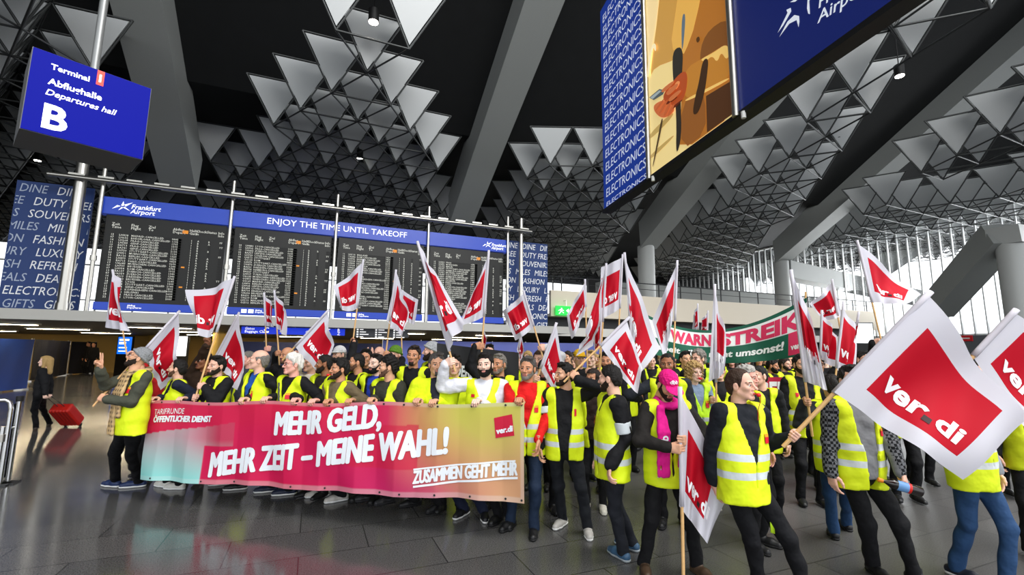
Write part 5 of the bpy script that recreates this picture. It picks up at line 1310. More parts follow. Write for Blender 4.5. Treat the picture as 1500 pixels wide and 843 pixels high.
p = person(x=773, ytop=523, d=4.99, head=-6, look=(-14, 0, 3), label='grey-bearded person in red zip jacket at the yellow end of the banner', skin='tan', f=dict(hair='short', beard='short', nose=1.15), hairc='saltpepper', beardc='grey', jacket='red', jhex='d01616', vest='ys', vstyle='wide', badge=[(.1, 1.26, .04, .07, 's')], trousers=('navyjeans', '1c2a40'),
    arms={-1: ('banner', edge_pt(759), BNn), 1: ('free', at_d(789, 645, 4.75), (0, 0, -1), -RH, 'relax', (.5, .6, 0))}, feet={-1: (748, 766, -25), 1: (782, 776, 0)}, shoes='151517')
armband(p, 1, .62, .86)
f21 = flag('white flag with red field slanting above the person with white armband and turned-away face', 4.75, (921, 466), (826, 560), [(918, 469), (881, 509), (934, 577), (941, 538)], dd=(.1, .05, -.25, -.1), dt=.1, amp=.05, waves=1.1, sag=.02)
p = person(x=826, ytop=532, d=4.9, head=-8, look=(-55, 0, 0), label='dark-haired bearded person in black jacket with one arm up, beside the red jacket', skin='olive', f=dict(hair='short', beard='short', nose=1.1), hairc='black', jacket='black', jhex='131316', vest='ys', vstyle='open', badge=[(.1, 1.28, .06, .07, 'p')], trousers=('washed', '1d1f24'),
    arms={1: ('pole', on_pole(*f21, 548), f21[1] - f21[0], (1, .2, -.6)), -1: ('down',)}, feet={-1: (824, 763, -25), 1: (861, 776, 5)}, shoes='bcb8b2', sole='ecebe8')
p = person(x=895, ytop=535, d=4.2, head=-82, look=(-40, -4, 0), label='person with turned-away face in black jumper and striped yellow vest with white armband', skin='light', f=dict(hair='buzz', beard='short'), hairc='black', jacket='black', jhex='131316', vest='ys', vstyle='high', trousers=('greyjeans', '23252c'),
    badge=[(-.1, 1.28, .06, .07, 'p')], arms={-1: ('down',), 1: ('free', at_d(893, 682, 4.0), (-.1, 0, -1), RH, 'relax', (0, .5, -.3))}, feet={-1: (925, 798, -60), 1: (912, 812, -70)}, shoes='3a5a78', sole='9aa2a8')
armband(p, 1, .5, .85); armband(p, -1, .5, .85)

# pink cap and scarf, leaning over a furled flag
f33 = flag('half furled flag hanging from a pole stood on the floor before the pink cap', 3.72, (996, 570), (1001, 846), [(997, 577), (995, 742), (1037, 798), (1069, 714)], dd=(0, 0, -.05, -.05), amp=.035, waves=1.6, sag=.0, pr=.013, lay=(.17, .74, .2, .8))
p = person(x=976, ytop=541, d=4.0, head=4, look=(8, -28, 0), label='person in magenta cap and magenta scarf looking down at a furled flag', skin='olive', f=dict(hair='short', beard='short'), hairc='black', jacket='leather', jhex='1e1b19', vest='y', vstyle='wide', hat='cap', extra=('e0187c',), trousers=('black', '131316'),
    arms={1: ('pole', on_pole(*f33, 645), f33[1] - f33[0], (1, .2, -.6)), -1: ('pole', on_pole(*f33, 655) + UP * -.02, f33[1] - f33[0], (-1, .2, -.8))}, feet={-1: (944, 828, -12), 1: (1022, 832, 14)}, shoes='4c3a2c', lean=(6, 0))
M_mag = cloth('magenta', 'd81a86', var=.08)
scarf(p, M_mag, [(-.1, -.1, -.1, .9), (.09, .1, .08, .98)], 'magenta scarf with white lettering', r0=.085, th=.03)
def front_text(p, s, x, z, w, h, rot=0, y=-.2, m=None, name='lettering', hx=False, face=None):
    V, F = text_mesh(s, 1, .03); V = fit(V, 0, 0, w=w); V -= V.mean(0); c, q = math.cos(R(rot)), math.sin(R(rot)); V = V @ np.array([[c, q], [-q, c]])
    V, F = cut2d(V, F, .03); P = np.stack([x + V[:, 0], np.full(len(V), y), z + V[:, 1]], 1)
    if face is not None: P = face(P)
    P = p['hx'](P) if hx else P
    me = mesh_np(name, p['fin'](P), F, m or mat('print_white', 'eef2f8')); return link(name, me, p['root'])
front_text(p, 'dbb', -.1, 1.2, .14, .05, 90, y=-.204); front_text(p, 'dbb', .09, 1.12, .14, .05, 90, y=-.204)
def capface(P):
    c = np.array([0, .012, .045]); d_ = np.stack([P[:, 0], np.full(len(P), -.09), P[:, 2] - .045], 1); r_ = np.array([.085, .104, .096]) * 1.03; t = 1 / np.sqrt(((d_ / r_) ** 2).sum(1)); return c + d_ * t[:, None]
front_text(p, 'dbb', 0, .085, .075, .03, hx=True, face=capface)
V = np.array([(-.02, -.2, .885), (.02, -.2, .885), (.02, -.2, .96), (-.02, -.2, .96)]); V2 = V + (0, .004, 0)
p['part']('id_card', np.vstack([V, V2]) + (-.13, .04, 0), np.array([(0, 1, 2, 3), (7, 6, 5, 4), (0, 4, 5, 1), (1, 5, 6, 2), (2, 6, 7, 3), (3, 7, 4, 0)]), mat('card_white', 'e8e8e4', .4))

# the man with the big flag
f31 = flag('largest white flag with red field, held low across the right foreground', 3.15, (1361, 430), (1147, 655), [(1360, 433), (1222, 575), (1406, 702), (1500, 612)], dd=(.0, .15, -.1, -.15), db=.35, dt=0., amp=.06, waves=1.15, sag=.0, pr=.015, lay=(.15, .86, .17, .84))
p = person(x=1082, ytop=541, d=3.62, head=14, look=(28, 2, -4), label='balding person in dark jacket blowing a red whistle and gripping the largest flag', skin='light', f=dict(hair='recede', beard='none', nose=1.15), hairc='brown', jacket='navyblack', jhex='15181f', vest='ysh', vstyle='wide', badge=[(.12, 1.27, .05, .07, 's')], trousers=('workblack', '121216'), build=1.05, jr=1.05,
    arms={1: ('pole', on_pole(*f31, 639), f31[1] - f31[0], (.5, .4, -1)), -1: ('free', at_d(1045, 706, 3.66), (.1, 0, -1), RH, 'relax', (-1, .6, -.2))}, feet={-1: (1115, 866, 0), 1: (1185, 872, 25)}, shoes='141416', lean=(0, 2))
whistle_at(p, 'red whistle in the mouth of the person gripping the largest flag')
V = np.array([(0, 0, 0), (.03, -.004, .01), (.028, -.008, -.13), (-.004, -.004, -.12)]); V2 = V + (0, -.006, 0)
p['part']('trouser_pocket_flap', np.vstack([V, V2]) * 1. + (.175, -.05, .68), np.array([(3, 2, 1, 0), (4, 5, 6, 7), (0, 1, 5, 4), (1, 2, 6, 5), (2, 3, 7, 6), (3, 0, 4, 7)]), mat('flap_lime', 'b8e020', .5), lab='lime trouser trim')
p = person(x=1243, ytop=536, d=3.95, head=6, look=(-20, 0, 0), label='person in grey hoodie and checked shirt holding a drinks bottle behind the largest flag', skin='light', f=dict(hair='short'), hairc='black', jacket='check', jhex='2a2c30', shirt='77797c', shirtw=.15, vest='ysh', vstyle='open', badge=[(.13, 1.25, .05, .06, 's')], trousers=('black', '131316'), build=1.05,
    arms={1: ('free', at_d(1322, 700, 3.75), (-.2 * FH - UP), -RH, 'grip', (1, .4, -.2)), -1: ('down',)}, feet={-1: (1280, 832, -10), 1: (1342, 846, 12)}, shoes='141416')
ck = p
# checked pattern of the sleeves
_jm = [o for o in p['root'].children if o.name.startswith('jacket')][0].data.materials[0]; _nt = _jm.node_tree; _b = _nt.nodes['Principled BSDF']; _tc = _nt.nodes.new('ShaderNodeTexCoord'); _ck = _nt.nodes.new('ShaderNodeTexChecker'); _ck.inputs['Scale'].default_value = 46; _ck.inputs['Color1'].default_value = lin('101216'); _ck.inputs['Color2'].default_value = lin('66686c')
_nt.links.new(_tc.outputs['Object'], _ck.inputs[0]); _nt.links.new(_ck.outputs[0], _b.inputs['Base Color'])
# bottle of dark soft drink in his hand
a, b = at_d(1286, 703, 3.7), at_d(1352, 722, 3.62); u_ = unit(b - a); L_ = np.linalg.norm(b - a)
r = empty('drinks_bottle', (a + b) / 2, 'dark drinks bottle with orange cap held level below the largest flag', 'bottle')
MB().tube([a + u_ * L_ * t for t in (.1, .16, .3, .36, .93, .97, 1.)], [.012, .013, .034, .036, .036, .034, .022], 18).build('bottle_body', mat('cola', '140a08', .08, spec=.6), r)
MB().tube([a, a + u_ * L_ * .11], .016, 14).build('bottle_cap', mat('cap_orange', 'f08a20', .4), r)
MB().tube([a + u_ * L_ * .42, a + u_ * L_ * .66], .0366, 18).build('bottle_label', [mat('label_blue', '6a9ad0', .4)], r)
MB().tube([a + u_ * L_ * .66, a + u_ * L_ * .72], .0368, 18).build('bottle_stripe', [mat('label_red', 'd82018', .4)], r)
f32 = flag('white flag with red field cut by the right edge of the picture', 3.3, (1488, 455), (1390, 560), [(1487, 459), (1424, 521), (1545, 692), (1650, 570)], dd=(0, .1, -.1, -.1), db=.15, amp=.035, waves=.9, sag=.0, pr=.015, lay=(.15, .86, .17, .84))
p = person(x=1402, ytop=538, d=3.95, head=20, look=(10, 0, 0), label='person in blue jeans and striped vest hidden behind the largest flag', skin='light', f=dict(hair='short'), hairc='brown', jacket='greyhood', jhex='8a8e98', vest='ysh', vstyle='v', trousers=('jeans', '27446a'), build=1.05,
    arms={-1: ('pole', on_pole(*f32, 552), f32[1] - f32[0], (-1, .2, -.6)), 1: ('down',)}, feet={-1: (1402, 836, 5), 1: (1478, 862, 35)}, shoes='1a1e2c', sole='d0d0d0')
p = person(x=1492, ytop=530, d=4.5, head=-30, look=(0, 0, 0), label='person in dark clothes at the right edge behind the cut off flag', skin='light', f=dict(hair='short'), hairc='dark', jacket='darkbag', jhex='16181d', vest='d', vstyle='open', trousers=('black', '131316'), lod=1, shoes='c8c4c0')
# people between the pink cap and the big flag
f26 = flag('large flag with white ends and red middle, upright right of the green banner', 4.45, (1159, 398), (1190, 640), [(1161, 402), (1182, 560), (1212, 572), (1190, 470)], dd=(0, 0, -.1, -.05), dt=.0, amp=.06, waves=1.3, sag=.0, lay=(.12, .88, .2, .66))
p = person(x=1216, ytop=550, d=4.6, head=150, look=(20, 0, 0), label='dark-haired person with back turned, gripping the upright red and white flag', skin='olive', f=dict(hair='short'), hairc='black', jacket='camo', jhex='24262a', vest='ys', vstyle='high', trousers=('jeans', '2c4a66'), arms={1: ('pole', on_pole(*f26, 590), f26[1] - f26[0]), -1: ('down',)}, feet={-1: (1240, 770, 20), 1: (1222, 782, 10)}, shoes='1b1b1e', lod=0)
p = person(x=1172, ytop=520, d=6.0, head=-12, look=(0, 0, 0), label='person in black behind the upright flag with one arm hanging', skin='olive', f=dict(hair='short', beard='short'), hairc='black', jacket='black', jhex='131316', vest='ds', vstyle='open', badge=[(-.1, 1.3, .05, .05, 'p')], arms={1: ('down',)}, lod=1, shoes='1a1a1c')
f20 = flag('tall red flag with reversed lettering, tallest of the cluster left of the pink cap', 5.6, (915, 373), (941, 615), [(915, 376), (921, 470), (928, 558), (969, 510)], dd=(0, 0, -.1, .1), amp=.06, waves=1.2, sag=.0, lay=(.1, .9, .18, .72))
p = person(x=977, ytop=518, d=5.3, head=-14, look=(-12, 2, 0), label='brown-skinned person with short dark hair directly behind the magenta cap', skin='brown', f=dict(hair='buzz', beard='short'), hairc='black', jacket='greyblack', jhex='20242c', vest='y', vstyle='open', arms={-1: ('pole', on_pole(*f20, 583), f20[1] - f20[0], (-1, .2, -.8))}, lod=0, shoes='1a1a1c')
p = person(x=1016, ytop=532, d=5.9, head=10, look=(0, 0, 0), label='blonde curly-haired person in denim jacket with red whistle behind the magenta cap', skin='fair', f=dict(hair='curly'), hairc='blond', jacket='denim', jhex='7c8ea6', vest='gs', vstyle='v', badge=BG1, lod=0, shoes='b8b4ae')
whistle_at(p, 'red whistle in the mouth of the blonde curly-haired person', drop=False)
p = person(x=1022, ytop=513, d=7.1, head=-30, look=(-30, 0, 0), label='grey-haired person with glasses in front of the green banner', skin='light', f=dict(hair='full'), hairc='grey', jacket='blackx', jhex='17191c', vest='g', vstyle='open', lod=0, shoes='1a1a1c'); glasses(p)
p = person(x=1092, ytop=537, d=4.75, head=30, look=(10, 0, 0), label='silver-haired person close behind the balding whistle blower', skin='pink', f=dict(hair='full'), hairc='silver', jacket='black', jhex='131316', vest='y', vstyle='v', lod=0, shoes='1a1a1c')
p = person(x=1110, ytop=536, d=5.4, head=-20, look=(-50, 0, 0), label='dark-haired person in profile right behind the silver-haired one', skin='light', f=dict(hair='buzz'), hairc='black', jacket='blacky', jhex='121316', vest='y', vstyle='open', lod=0, shoes='1a1a1c')
p = person(x=1130, ytop=527, d=8.6, head=30, look=(20, -8, 0), label='bearded person at the left end of the red banner in the back', skin='tan', f=dict(hair='short', beard='full'), hairc='black', jacket='y2', jhex='1a1a1a', vest='y', vstyle='v', lod=1, arms={-1: ('down',)})
p = person(x=1149, ytop=525, d=9.05, head=10, look=(15, 0, 0), label='middle one of three yellow-vested people above the red banner', skin='light', f=dict(hair='full', beard='short'), hairc='dark', jacket='y2', jhex='1a1a1a', vest='y', vstyle='open', lod=1)
p = person(x=1166, ytop=523, d=9.5, head=-25, look=(-10, 0, 0), label='right one of three yellow-vested people above the red banner', skin='tan', f=dict(hair='short', beard='short'), hairc='black', jacket='y3', jhex='202022', vest='y', vstyle='open', lod=1)
# ------------------------------------------------------------------ second row behind the long banner
f1 = flag('limp red flag with white border in front of the leftmost board', 7.0, (165, 397), (190, 545), [(165, 398), (154, 480), (190, 486), (172, 412)], dd=(0, 0, -.1, 0), amp=.06, waves=1.2, sag=.0)
person(x=232, ytop=528, d=6.95, head=-40, look=(-20, 0, 0), label='person in red jacket mostly hidden behind the grey beanie, arm raised', skin='light', f=dict(hair='short'), hairc='brown', jacket='red2', jhex='a81418', vest=None, arms={-1: ('pole', on_pole(*f1, 514), f1[1] - f1[0], (-1, .2, -.5))}, lod=1)
f4 = flag('red flag with broad white edge right above the stout bearded person', 6.7, (350, 459), (296, 560), [(350, 461), (313, 530), (348, 572), (360, 545)], dd=(0, 0, 0, .1), amp=.05, waves=1.1, sag=.0)
person(x=300, ytop=516, d=6.75, head=0, look=(-20, 0, 0), label='brown-clad person with raised fist between navy jumper and black hood', skin='brown', f=dict(hair='short'), hairc='black', jacket='brown', jhex='3a2a1e', vest=None, arms={1: ('pole', on_pole(*f4, 548), f4[1] - f4[0]), -1: ('free', at_d(304, 505, 6.6), UP, -FH, 'grip')}, lod=1)
f5 = flag('small narrow red flag, left one of a close pair before the second board', 7.6, (387, 430), (391, 530), [(388, 432), (390, 478), (403, 480), (397, 445)], amp=.05, waves=1.2, sag=0)
person(x=365, ytop=515, d=7.7, head=-20, look=(-30, 0, 0), label='pink-faced person glimpsed behind the shoulder of the balding grey one', skin='pink', f=dict(hair='buzz'), hairc='grey', jacket='greyj', jhex='3a3e48', vest='y', vstyle='open', arms={1: ('pole', on_pole(*f5, 512), f5[1] - f5[0])}, lod=1)
f6 = flag('small crumpled red and white flag, right one of a close pair before the second board', 7.4, (402, 427), (410, 545), [(402, 428), (404, 480), (418, 492), (421, 455)], amp=.06, waves=1.4, sag=0)
person(x=422, ytop=509, d=7.3, head=-10, look=(-15, 0, 0), label='tan bald person in black peering over the white-haired one', skin='tan', f=dict(hair='bald', beard='stubble'), hairc='black', jacket='black', jhex='131316', vest=None, arms={-1: ('pole', on_pole(*f6, 518), f6[1] - f6[0])}, lod=1)
f7 = flag('wide red flag with white edge, left of the khaki jacket', 6.2, (481, 455), (414, 528), [(480, 457), (432, 508), (470, 552), (488, 505)], dd=(0, 0, -.05, .05), amp=.05, waves=1., sag=.0)
person(x=456, ytop=520, d=6.75, head=-10, look=(-20, 0, 0), label='person in cream sleeve raising an arm behind the white-haired one', skin='light', f=dict(hair='short'), hairc='brown', jacket='cream', jhex='d8d2c4', vest='y', vstyle='v', arms={-1: ('pole', on_pole(*f7, 508), f7[1] - f7[0], (-1, .2, -.3))}, lod=1)
f8 = flag('flag turned so its red field shows small, in front of the third board', 6.9, (532, 382), (512, 540), [(532, 384), (524, 452), (500, 454), (489, 420)], dd=(0, 0, -.1, 0), amp=.05, waves=1.1, sag=.03)
person(x=498, ytop=507, d=7.6, head=-10, look=(-20, 0, 0), label='person in white cap behind the khaki jacket', skin='light', f=dict(hair='short'), hairc='grey', hat='cap', extra=('e4e4e4',), jacket='tan2', jhex='55504a', vest='y', vstyle='v', lod=1)
person(x=524, ytop=518, d=6.5, head=-35, look=(-30, 0, 0), label='bald-browed person in black and yellow facing left behind the khaki jacket', skin='tan', f=dict(hair='buzz', beard='stubble'), hairc='black', jacket='black', jhex='131316', vest='y', vstyle='v', arms={-1: ('pole', on_pole(*f8, 496), f8[1] - f8[0], (-1, .3, -.4))}, lod=1)
person(x=477, ytop=520, d=6.15, head=-30, look=(-40, 0, 0), label='brown-faced person in profile half hidden by the khaki jacket', skin='brown', f=dict(hair='buzz', beard='short'), hairc='black', jacket='yv', jhex='2a2620', vest='y', vstyle='v', lod=1)
person(x=552, ytop=519, d=6.05, head=-15, look=(-12, 0, 0), label='pale person with big black beard and blue lanyard in second row', skin='fair', f=dict(hair='short', beard='full'), hairc='black', jacket='black', jhex='131316', vest='y', vstyle='open', shirt='2038a0', lod=0)
person(x=556, ytop=508, d=7.9, head=0, look=(-10, 5, 0), label='bald person clapping raised hands in the third row', skin='light', f=dict(hair='none'), jacket='brown2', jhex='6a5038', vest=None, arms={-1: ('free', at_d(537, 527, 7.5), UP, RH, 'flat'), 1: ('free', at_d(545, 527, 7.5), UP, -RH, 'flat')}, lod=1)
g_ = person(x=580, ytop=507, d=7.3, head=-20, look=(-10, -10, 0), label='person in green and black patterned headscarf', skin='light', f=dict(hair='none'), jacket='teal', jhex='3a6a70', vest='y', vstyle='open', hat='beanie', extra=('5f8a2c',), lod=1)
f10 = flag('white flag with tall tip and folded red field, left of the tallest flag', 6.6, (580, 397), (562, 545), [(581, 399), (566, 470), (592, 497), (598, 460)], dd=(0, 0, -.1, 0), amp=.07, waves=1.5, sag=0)
f10b = flag('small red flag behind the folded one, sticking out to its right', 7.4, (586, 420), (590, 560), [(588, 424), (586, 462), (607, 476), (614, 440)], amp=.05, sag=.02)
person(x=607, ytop=507, d=6.3, head=-8, look=(6, 0, 4), label='smiling person with dark beard in black jacket behind thick black hair', skin='tan', f=dict(hair='short', beard='goatee'), hairc='dark', jacket='black', jhex='131316', vest='y', vstyle='open', arms={-1: ('pole', on_pole(*f10b, 515), f10b[1] - f10b[0])}, lod=0)
person(x=537, ytop=512, d=7.0, head=0, look=(0, 0, 0), label='dark-haired person tucked between clapping hands and black and yellow jacket', skin='tan', f=dict(hair='short'), hairc='black', jacket='black', jhex='131316', vest='y', vstyle='v', arms={1: ('pole', on_pole(*f10, 520), f10[1] - f10[0])}, lod=1)
person(x=633, ytop=501, d=7.0, head=-60, look=(-20, 0, 0), label='person in pale grey knitted hat in profile behind the yellow work jacket', skin='light', f=dict(hair='short', beard='full'), hairc='dark', jacket='y4', jhex='20222a', vest='y', vstyle='v', hat='beanie', extra=('a9abae',), lod=0)
person(x=666, ytop=520, d=5.7, head=0, look=(5, 0, 0), label='person in yellow hi-vis jacket between the work jacket and the pale hoodie', skin='light', f=dict(hair='short'), hairc='black', jacket='hivis', jhex='dcee1c', vest=None, badge=BG1, lod=1)
f12 = flag('white flag leaning right with reversed red field, right of the tallest flag', 5.9, (716, 369), (703, 550), [(716, 372), (709, 464), (672, 477), (693, 428)], dd=(0, 0, -.1, 0), amp=.035, waves=1.2, sag=.02)
person(x=731, ytop=519, d=5.75, head=-12, look=(-16, 0, 0), label='silver-haired person looking over the shoulder of the pale hoodie', skin='tan', f=dict(hair='short', beard='stubble'), hairc='grey', jacket='black', jhex='131316', vest='y', vstyle='open', arms={-1: ('pole', on_pole(*f12, 508), f12[1] - f12[0], (-1, .3, -.4))}, lod=0)
f13 = flag('small flag pulled to the left with reversed lettering, beside the right word banner', 6.4, (767, 427), (800, 540), [(768, 429), (783, 478), (755, 499), (736, 456)], dd=(0, 0, -.05, 0), amp=.05, sag=.02)
person(x=791, ytop=514, d=6.6, head=-20, look=(-10, 0, 0), label='long-haired person behind the red zip jacket with hand on a flag pole', skin='light', f=dict(hair='long'), hairc='brown', jacket='white2', jhex='c8c8ca', vest='y', vstyle='open', arms={1: ('pole', on_pole(*f13, 511), f13[1] - f13[0])}, lod=1)
f14 = flag('white and red flag in front of the black jacket, tip level with the exit sign', 5.25, (815, 474), (782, 568), [(815, 476), (791, 540), (812, 575), (825, 540)], amp=.025, waves=1.1, sag=0)
person(x=797, ytop=527, d=5.7, head=0, look=(-15, 0, 0), label='person in dark cap squeezed between red jacket and black jacket', skin='light', f=dict(hair='short', beard='short'), hairc='dark', jacket='dk5', jhex='1c2024', vest='y', vstyle='v', arms={-1: ('pole', on_pole(*f14, 556), f14[1] - f14[0])}, lod=1, hat='cap', extra=('22242a',))
f15 = flag('narrow red and white pennant flag over the silver-haired person', 7.2, (764, 483), (756, 560), [(763, 485), (757, 512), (763, 532), (768, 515)], amp=.05, sag=0)
f16 = flag('narrow red flag close to the pole of the reversed one', 7.9, (708, 478), (705, 560), [(708, 480), (706, 512), (710, 518), (713, 495)], amp=.05, sag=0)
person(x=717, ytop=505, d=8.6, head=0, look=(0, 0, 0), label='dark-haired person far behind the pale hoodie', skin='light', f=dict(hair='short', beard='short'), hairc='black', jacket='black', jhex='131316', vest=None, lod=1, arms={-1: ('pole', on_pole(*f16, 525), f16[1] - f16[0])})
person(x=750, ytop=517, d=7.3, head=0, look=(0, 0, 0), label='person with raised fist under the narrow pennant flag', skin='light', f=dict(hair='short'), hairc='brown', jacket='dk6', jhex='26282c', vest='y', vstyle='v', lod=1, arms={1: ('pole', on_pole(*f15, 535), f15[1] - f15[0])})
# cluster left of the pink cap
f17 = flag('red flag with reversed lettering, leftmost of the tall cluster', 6.9, (857, 411), (861, 560), [(857, 413), (860, 450), (838, 497), (829, 462)], dd=(0, 0, -.05, 0), amp=.05, sag=.02, lay=(.12, .9, .15, .8))
f18 = flag('red flag with large letters and white tail, second in the tall cluster', 6.3, (888, 388), (878, 560), [(888, 391), (862, 470), (846, 522), (872, 508)], dd=(0, 0, 0, .1), amp=.05, waves=1.3, sag=0, lay=(.1, .9, .12, .7))
f19 = flag('paler red flag with reversed lettering behind the tall cluster', 7.4, (912, 375), (902, 570), [(912, 377), (908, 452), (878, 468), (880, 392)], amp=.05, sag=.02, lay=(.1, .95, .22, .8))
f18b = flag('small red flag low in the tall cluster', 7.2, (881, 466), (876, 570), [(881, 468), (878, 510), (872, 520), (870, 490)], amp=.05, sag=0)
f22 = flag('red flag with white tail on an upright pole left of the green banner', 6.4, (992, 384), (984, 600), [(992, 386), (985, 470), (974, 530), (955, 470)], dd=(0, 0, 0, .1), amp=.05, waves=1.2, sag=0, lay=(.08, .92, .2, .68))
f23 = flag('mostly white flag with red stripe hanging before the green banner', 5.5, (1047, 419), (1050, 640), [(1046, 422), (1038, 560), (1062, 548), (1066, 500)], dd=(0, 0, -.05, 0), amp=.05, waves=1.5, sag=0, lay=(.3, .75, .12, .62))
f24 = flag('small red flag over the green banner, left of two', 10.5, (1022, 446), (1024, 530), [(1022, 448), (1023, 483), (1016, 484), (1016, 462)], amp=.05, sag=0)
f25 = flag('small red flag over the green banner, right of two', 10.2, (1037, 456), (1035, 530), [(1037, 458), (1036, 490), (1027, 488), (1028, 468)], amp=.05, sag=0)
f27 = flag('flag pulled up to the left with red corner, behind the upright red and white flag', 7.2, (1219, 411), (1243, 560), [(1219, 413), (1234, 462), (1206, 470), (1186, 446)], dd=(0, 0, 0, .1), amp=.05, sag=.02)
f28 = flag('red flag with big letters on a white-edged pole, left of the raised one', 5.9, (1236, 443), (1222, 570), [(1236, 445), (1225, 540), (1248, 560), (1256, 500)], dd=(0, 0, 0, .1), amp=.05, sag=0, lay=(.15, .95, .12, .85))
f28b = flag('red flag with half hidden letters right of the green banner', 6.4, (1204, 456), (1200, 570), [(1204, 458), (1200, 525), (1222, 538), (1226, 492)], amp=.05, sag=0, lay=(.05, .95, .1, .8))
f29 = flag('red flag raised highest on the right, streaming out beside the big column', 6.1, (1256, 354), (1291, 500), [(1256, 357), (1279, 443), (1322, 447), (1346, 432)], dd=(0, 0, -.1, .1), amp=.05, waves=1.1, sag=.0, lay=(.12, .86, .15, .8))
f30 = flag('small furled red flag beside the dark raised arm on the right', 7.0, (1258, 458), (1240, 560), [(1258, 460), (1250, 505), (1247, 510), (1252, 480)], amp=.04, sag=0)
hold = [(f17, 545, 848, 512, 7.1, 'person in yellow cap left of the tall flag cluster', dict(hat='cap', extra=('e0b020',), skin='light')),
        (f18, 548, 888, 516, 6.5, 'person in black hood under the tall flag cluster', dict(skin='tan', f=dict(hair='full', beard='short'), hairc='black')),
        (f19, 552, 912, 512, 7.6, 'dark-haired person deep in the tall flag cluster', dict(skin='light', f=dict(hair='short'), hairc='brown')),
        (f18b, 550, 866, 514, 7.5, 'person with fair hair below the small low red flag', dict(skin='fair', f=dict(hair='short'), hairc='blond')),
        (f22, 560, 1003, 515, 7.7, 'person below the white-tailed flag left of the green banner', dict(skin='olive', f=dict(hair='short'), hairc='black')),
        (f23, 600, 1052, 530, 6.3, 'person hidden behind the mostly white flag', dict(skin='light', f=dict(hair='short'), hairc='dark')),
        (f24, 522, 1010, 515, 10.6, 'far person under the left small flag above the green banner', dict(skin='light', f=dict(hair='short'), hairc='black')),
        (f25, 522, 1040, 515, 10.3, 'far person under the right small flag above the green banner', dict(skin='tan', f=dict(hair='short'), hairc='black')),
        (f27, 530, 1262, 515, 7.1, 'dark-haired person in black with raised arm, right of the lettered flags', dict(skin='light', f=dict(hair='short', beard='short'), hairc='black', vest=None)),
        (f28, 556, 1196, 522, 6.6, 'person behind the big-lettered flag near the red back banner', dict(skin='olive', f=dict(hair='full'), hairc='black')),
        (f28b, 556, 1186, 518, 7.4, 'person behind the half hidden letters flag', dict(skin='light', f=dict(hair='short', beard='stubble'), hairc='brown')),
        (f29, 492, 1306, 525, 6.2, 'person hidden behind the largest flag who raises another flag', dict(skin='light', f=dict(hair='short'), hairc='dark')),
        (f30, 520, 1240, 508, 7.7, 'tall person left of the dark raised arm', dict(skin='tan', f=dict(hair='buzz'), hairc='black'))]
for fl, yh, x, yt, d, wd, kw in hold:
    kw = dict(dict(vest='y', vstyle='v', jacket='black', jhex='131316', lod=1), **kw); pt = on_pole(*fl, yh); k = -1 if proj(pt)[0] < x else 1
    person(x=x, ytop=yt, d=d, head=(-10, 5, -20, 15)[len(PEOPLE) % 4], look=(-8, 0, 0), label=wd, arms={k: ('pole', pt, fl[1] - fl[0])}, **kw)
p = person(x=868, ytop=541, d=5.75, head=-15, look=(-25, 0, 0), label='person with long dark auburn hair behind the raised arm of the black jacket', skin='tan', f=dict(hair='long'), hairc='dark', jacket='auburn', jhex='2a1c1a', vest='y', vstyle='open', lod=0, shoes='d8d4c8')
# ------------------------------------------------------------------ crowd further back
rg = random.Random(11)
sk = ['light', 'olive', 'tan', 'fair', 'brown', 'pink']; hcs = ['black', 'dark', 'brown', 'grey', 'black', 'blond', 'lightbrown']
hs_ = ['short', 'full', 'buzz', 'long', 'bald', 'quiff']; words_h = dict(short='short', full='thick', buzz='cropped', long='long', bald='thinning', quiff='swept-up')
words_c = dict(black='black', dark='near-black', brown='brown', grey='grey', blond='blond', lightbrown='light brown')
spots = [(x, d) for d, xs in ((9.4, (652, 676, 702, 736, 764, 790, 818, 846, 930, 958, 1068, 1096, 1208)), (10.8, (640, 664, 690, 722, 748, 775, 802, 830, 872, 898, 945, 985, 1062, 1085, 1112, 1140, 1172, 1215)), (12.3, (655, 684, 712, 742, 770, 812, 842, 885, 935, 970, 1075, 1120, 1160))) for x in xs]
near = [('the black banner', 640, 735), ('the red zip jacket', 735, 800), ('the exit sign', 800, 860), ('the tall flag cluster', 860, 925), ('the magenta cap', 925, 1050), ('the green banner', 1050, 1185), ('the lettered flags', 1185, 1300)]
used = {}
for x, d in spots:
    h_, c_, s_ = rg.choice(hs_), rg.choice(hcs), rg.choice(sk); v_ = rg.random() < .7; bd = rg.choice(['none', 'none', 'short', 'stubble'])
    nm = next(n for n, a, b in near if a <= x < b); row = {9.4: 'front', 10.8: 'middle', 12.3: 'last'}[d]
    wd = 'person, %s %s hair, %s row of back crowd, behind %s' % (words_h[h_], words_c[c_], row, nm)
    used[wd] = used.get(wd, 0) + 1
    if used[wd] > 1: wd = wd.replace('hair,', 'hair, %s,' % ['', '', 'further right', 'rightmost', 'at the very end'][used[wd]])
    xx, dd_ = x + rg.uniform(-4, 4), d + rg.uniform(-.2, .2)
    while min(np.linalg.norm(np.array(o.location[:2]) - at_d(xx, 517, dd_)[:2]) for o in PEOPLE) < .4: dd_ += .12
    person(x=xx, ytop=517 + rg.uniform(-5, 6) + (x - 750) * .009, d=dd_, head=rg.choice([-40, -20, 0, 15, -10]), look=(rg.uniform(-25, 15), rg.uniform(-8, 5), 0), label=wd, skin=s_, f=dict(hair=h_, beard=bd, seed=1), hairc=c_,
           jacket=rg.choice(['black', 'dkblue', 'dkgrey']), jhex='17181c', vest='y' if v_ else None, vstyle=rg.choice(['v', 'open']), lod=2)

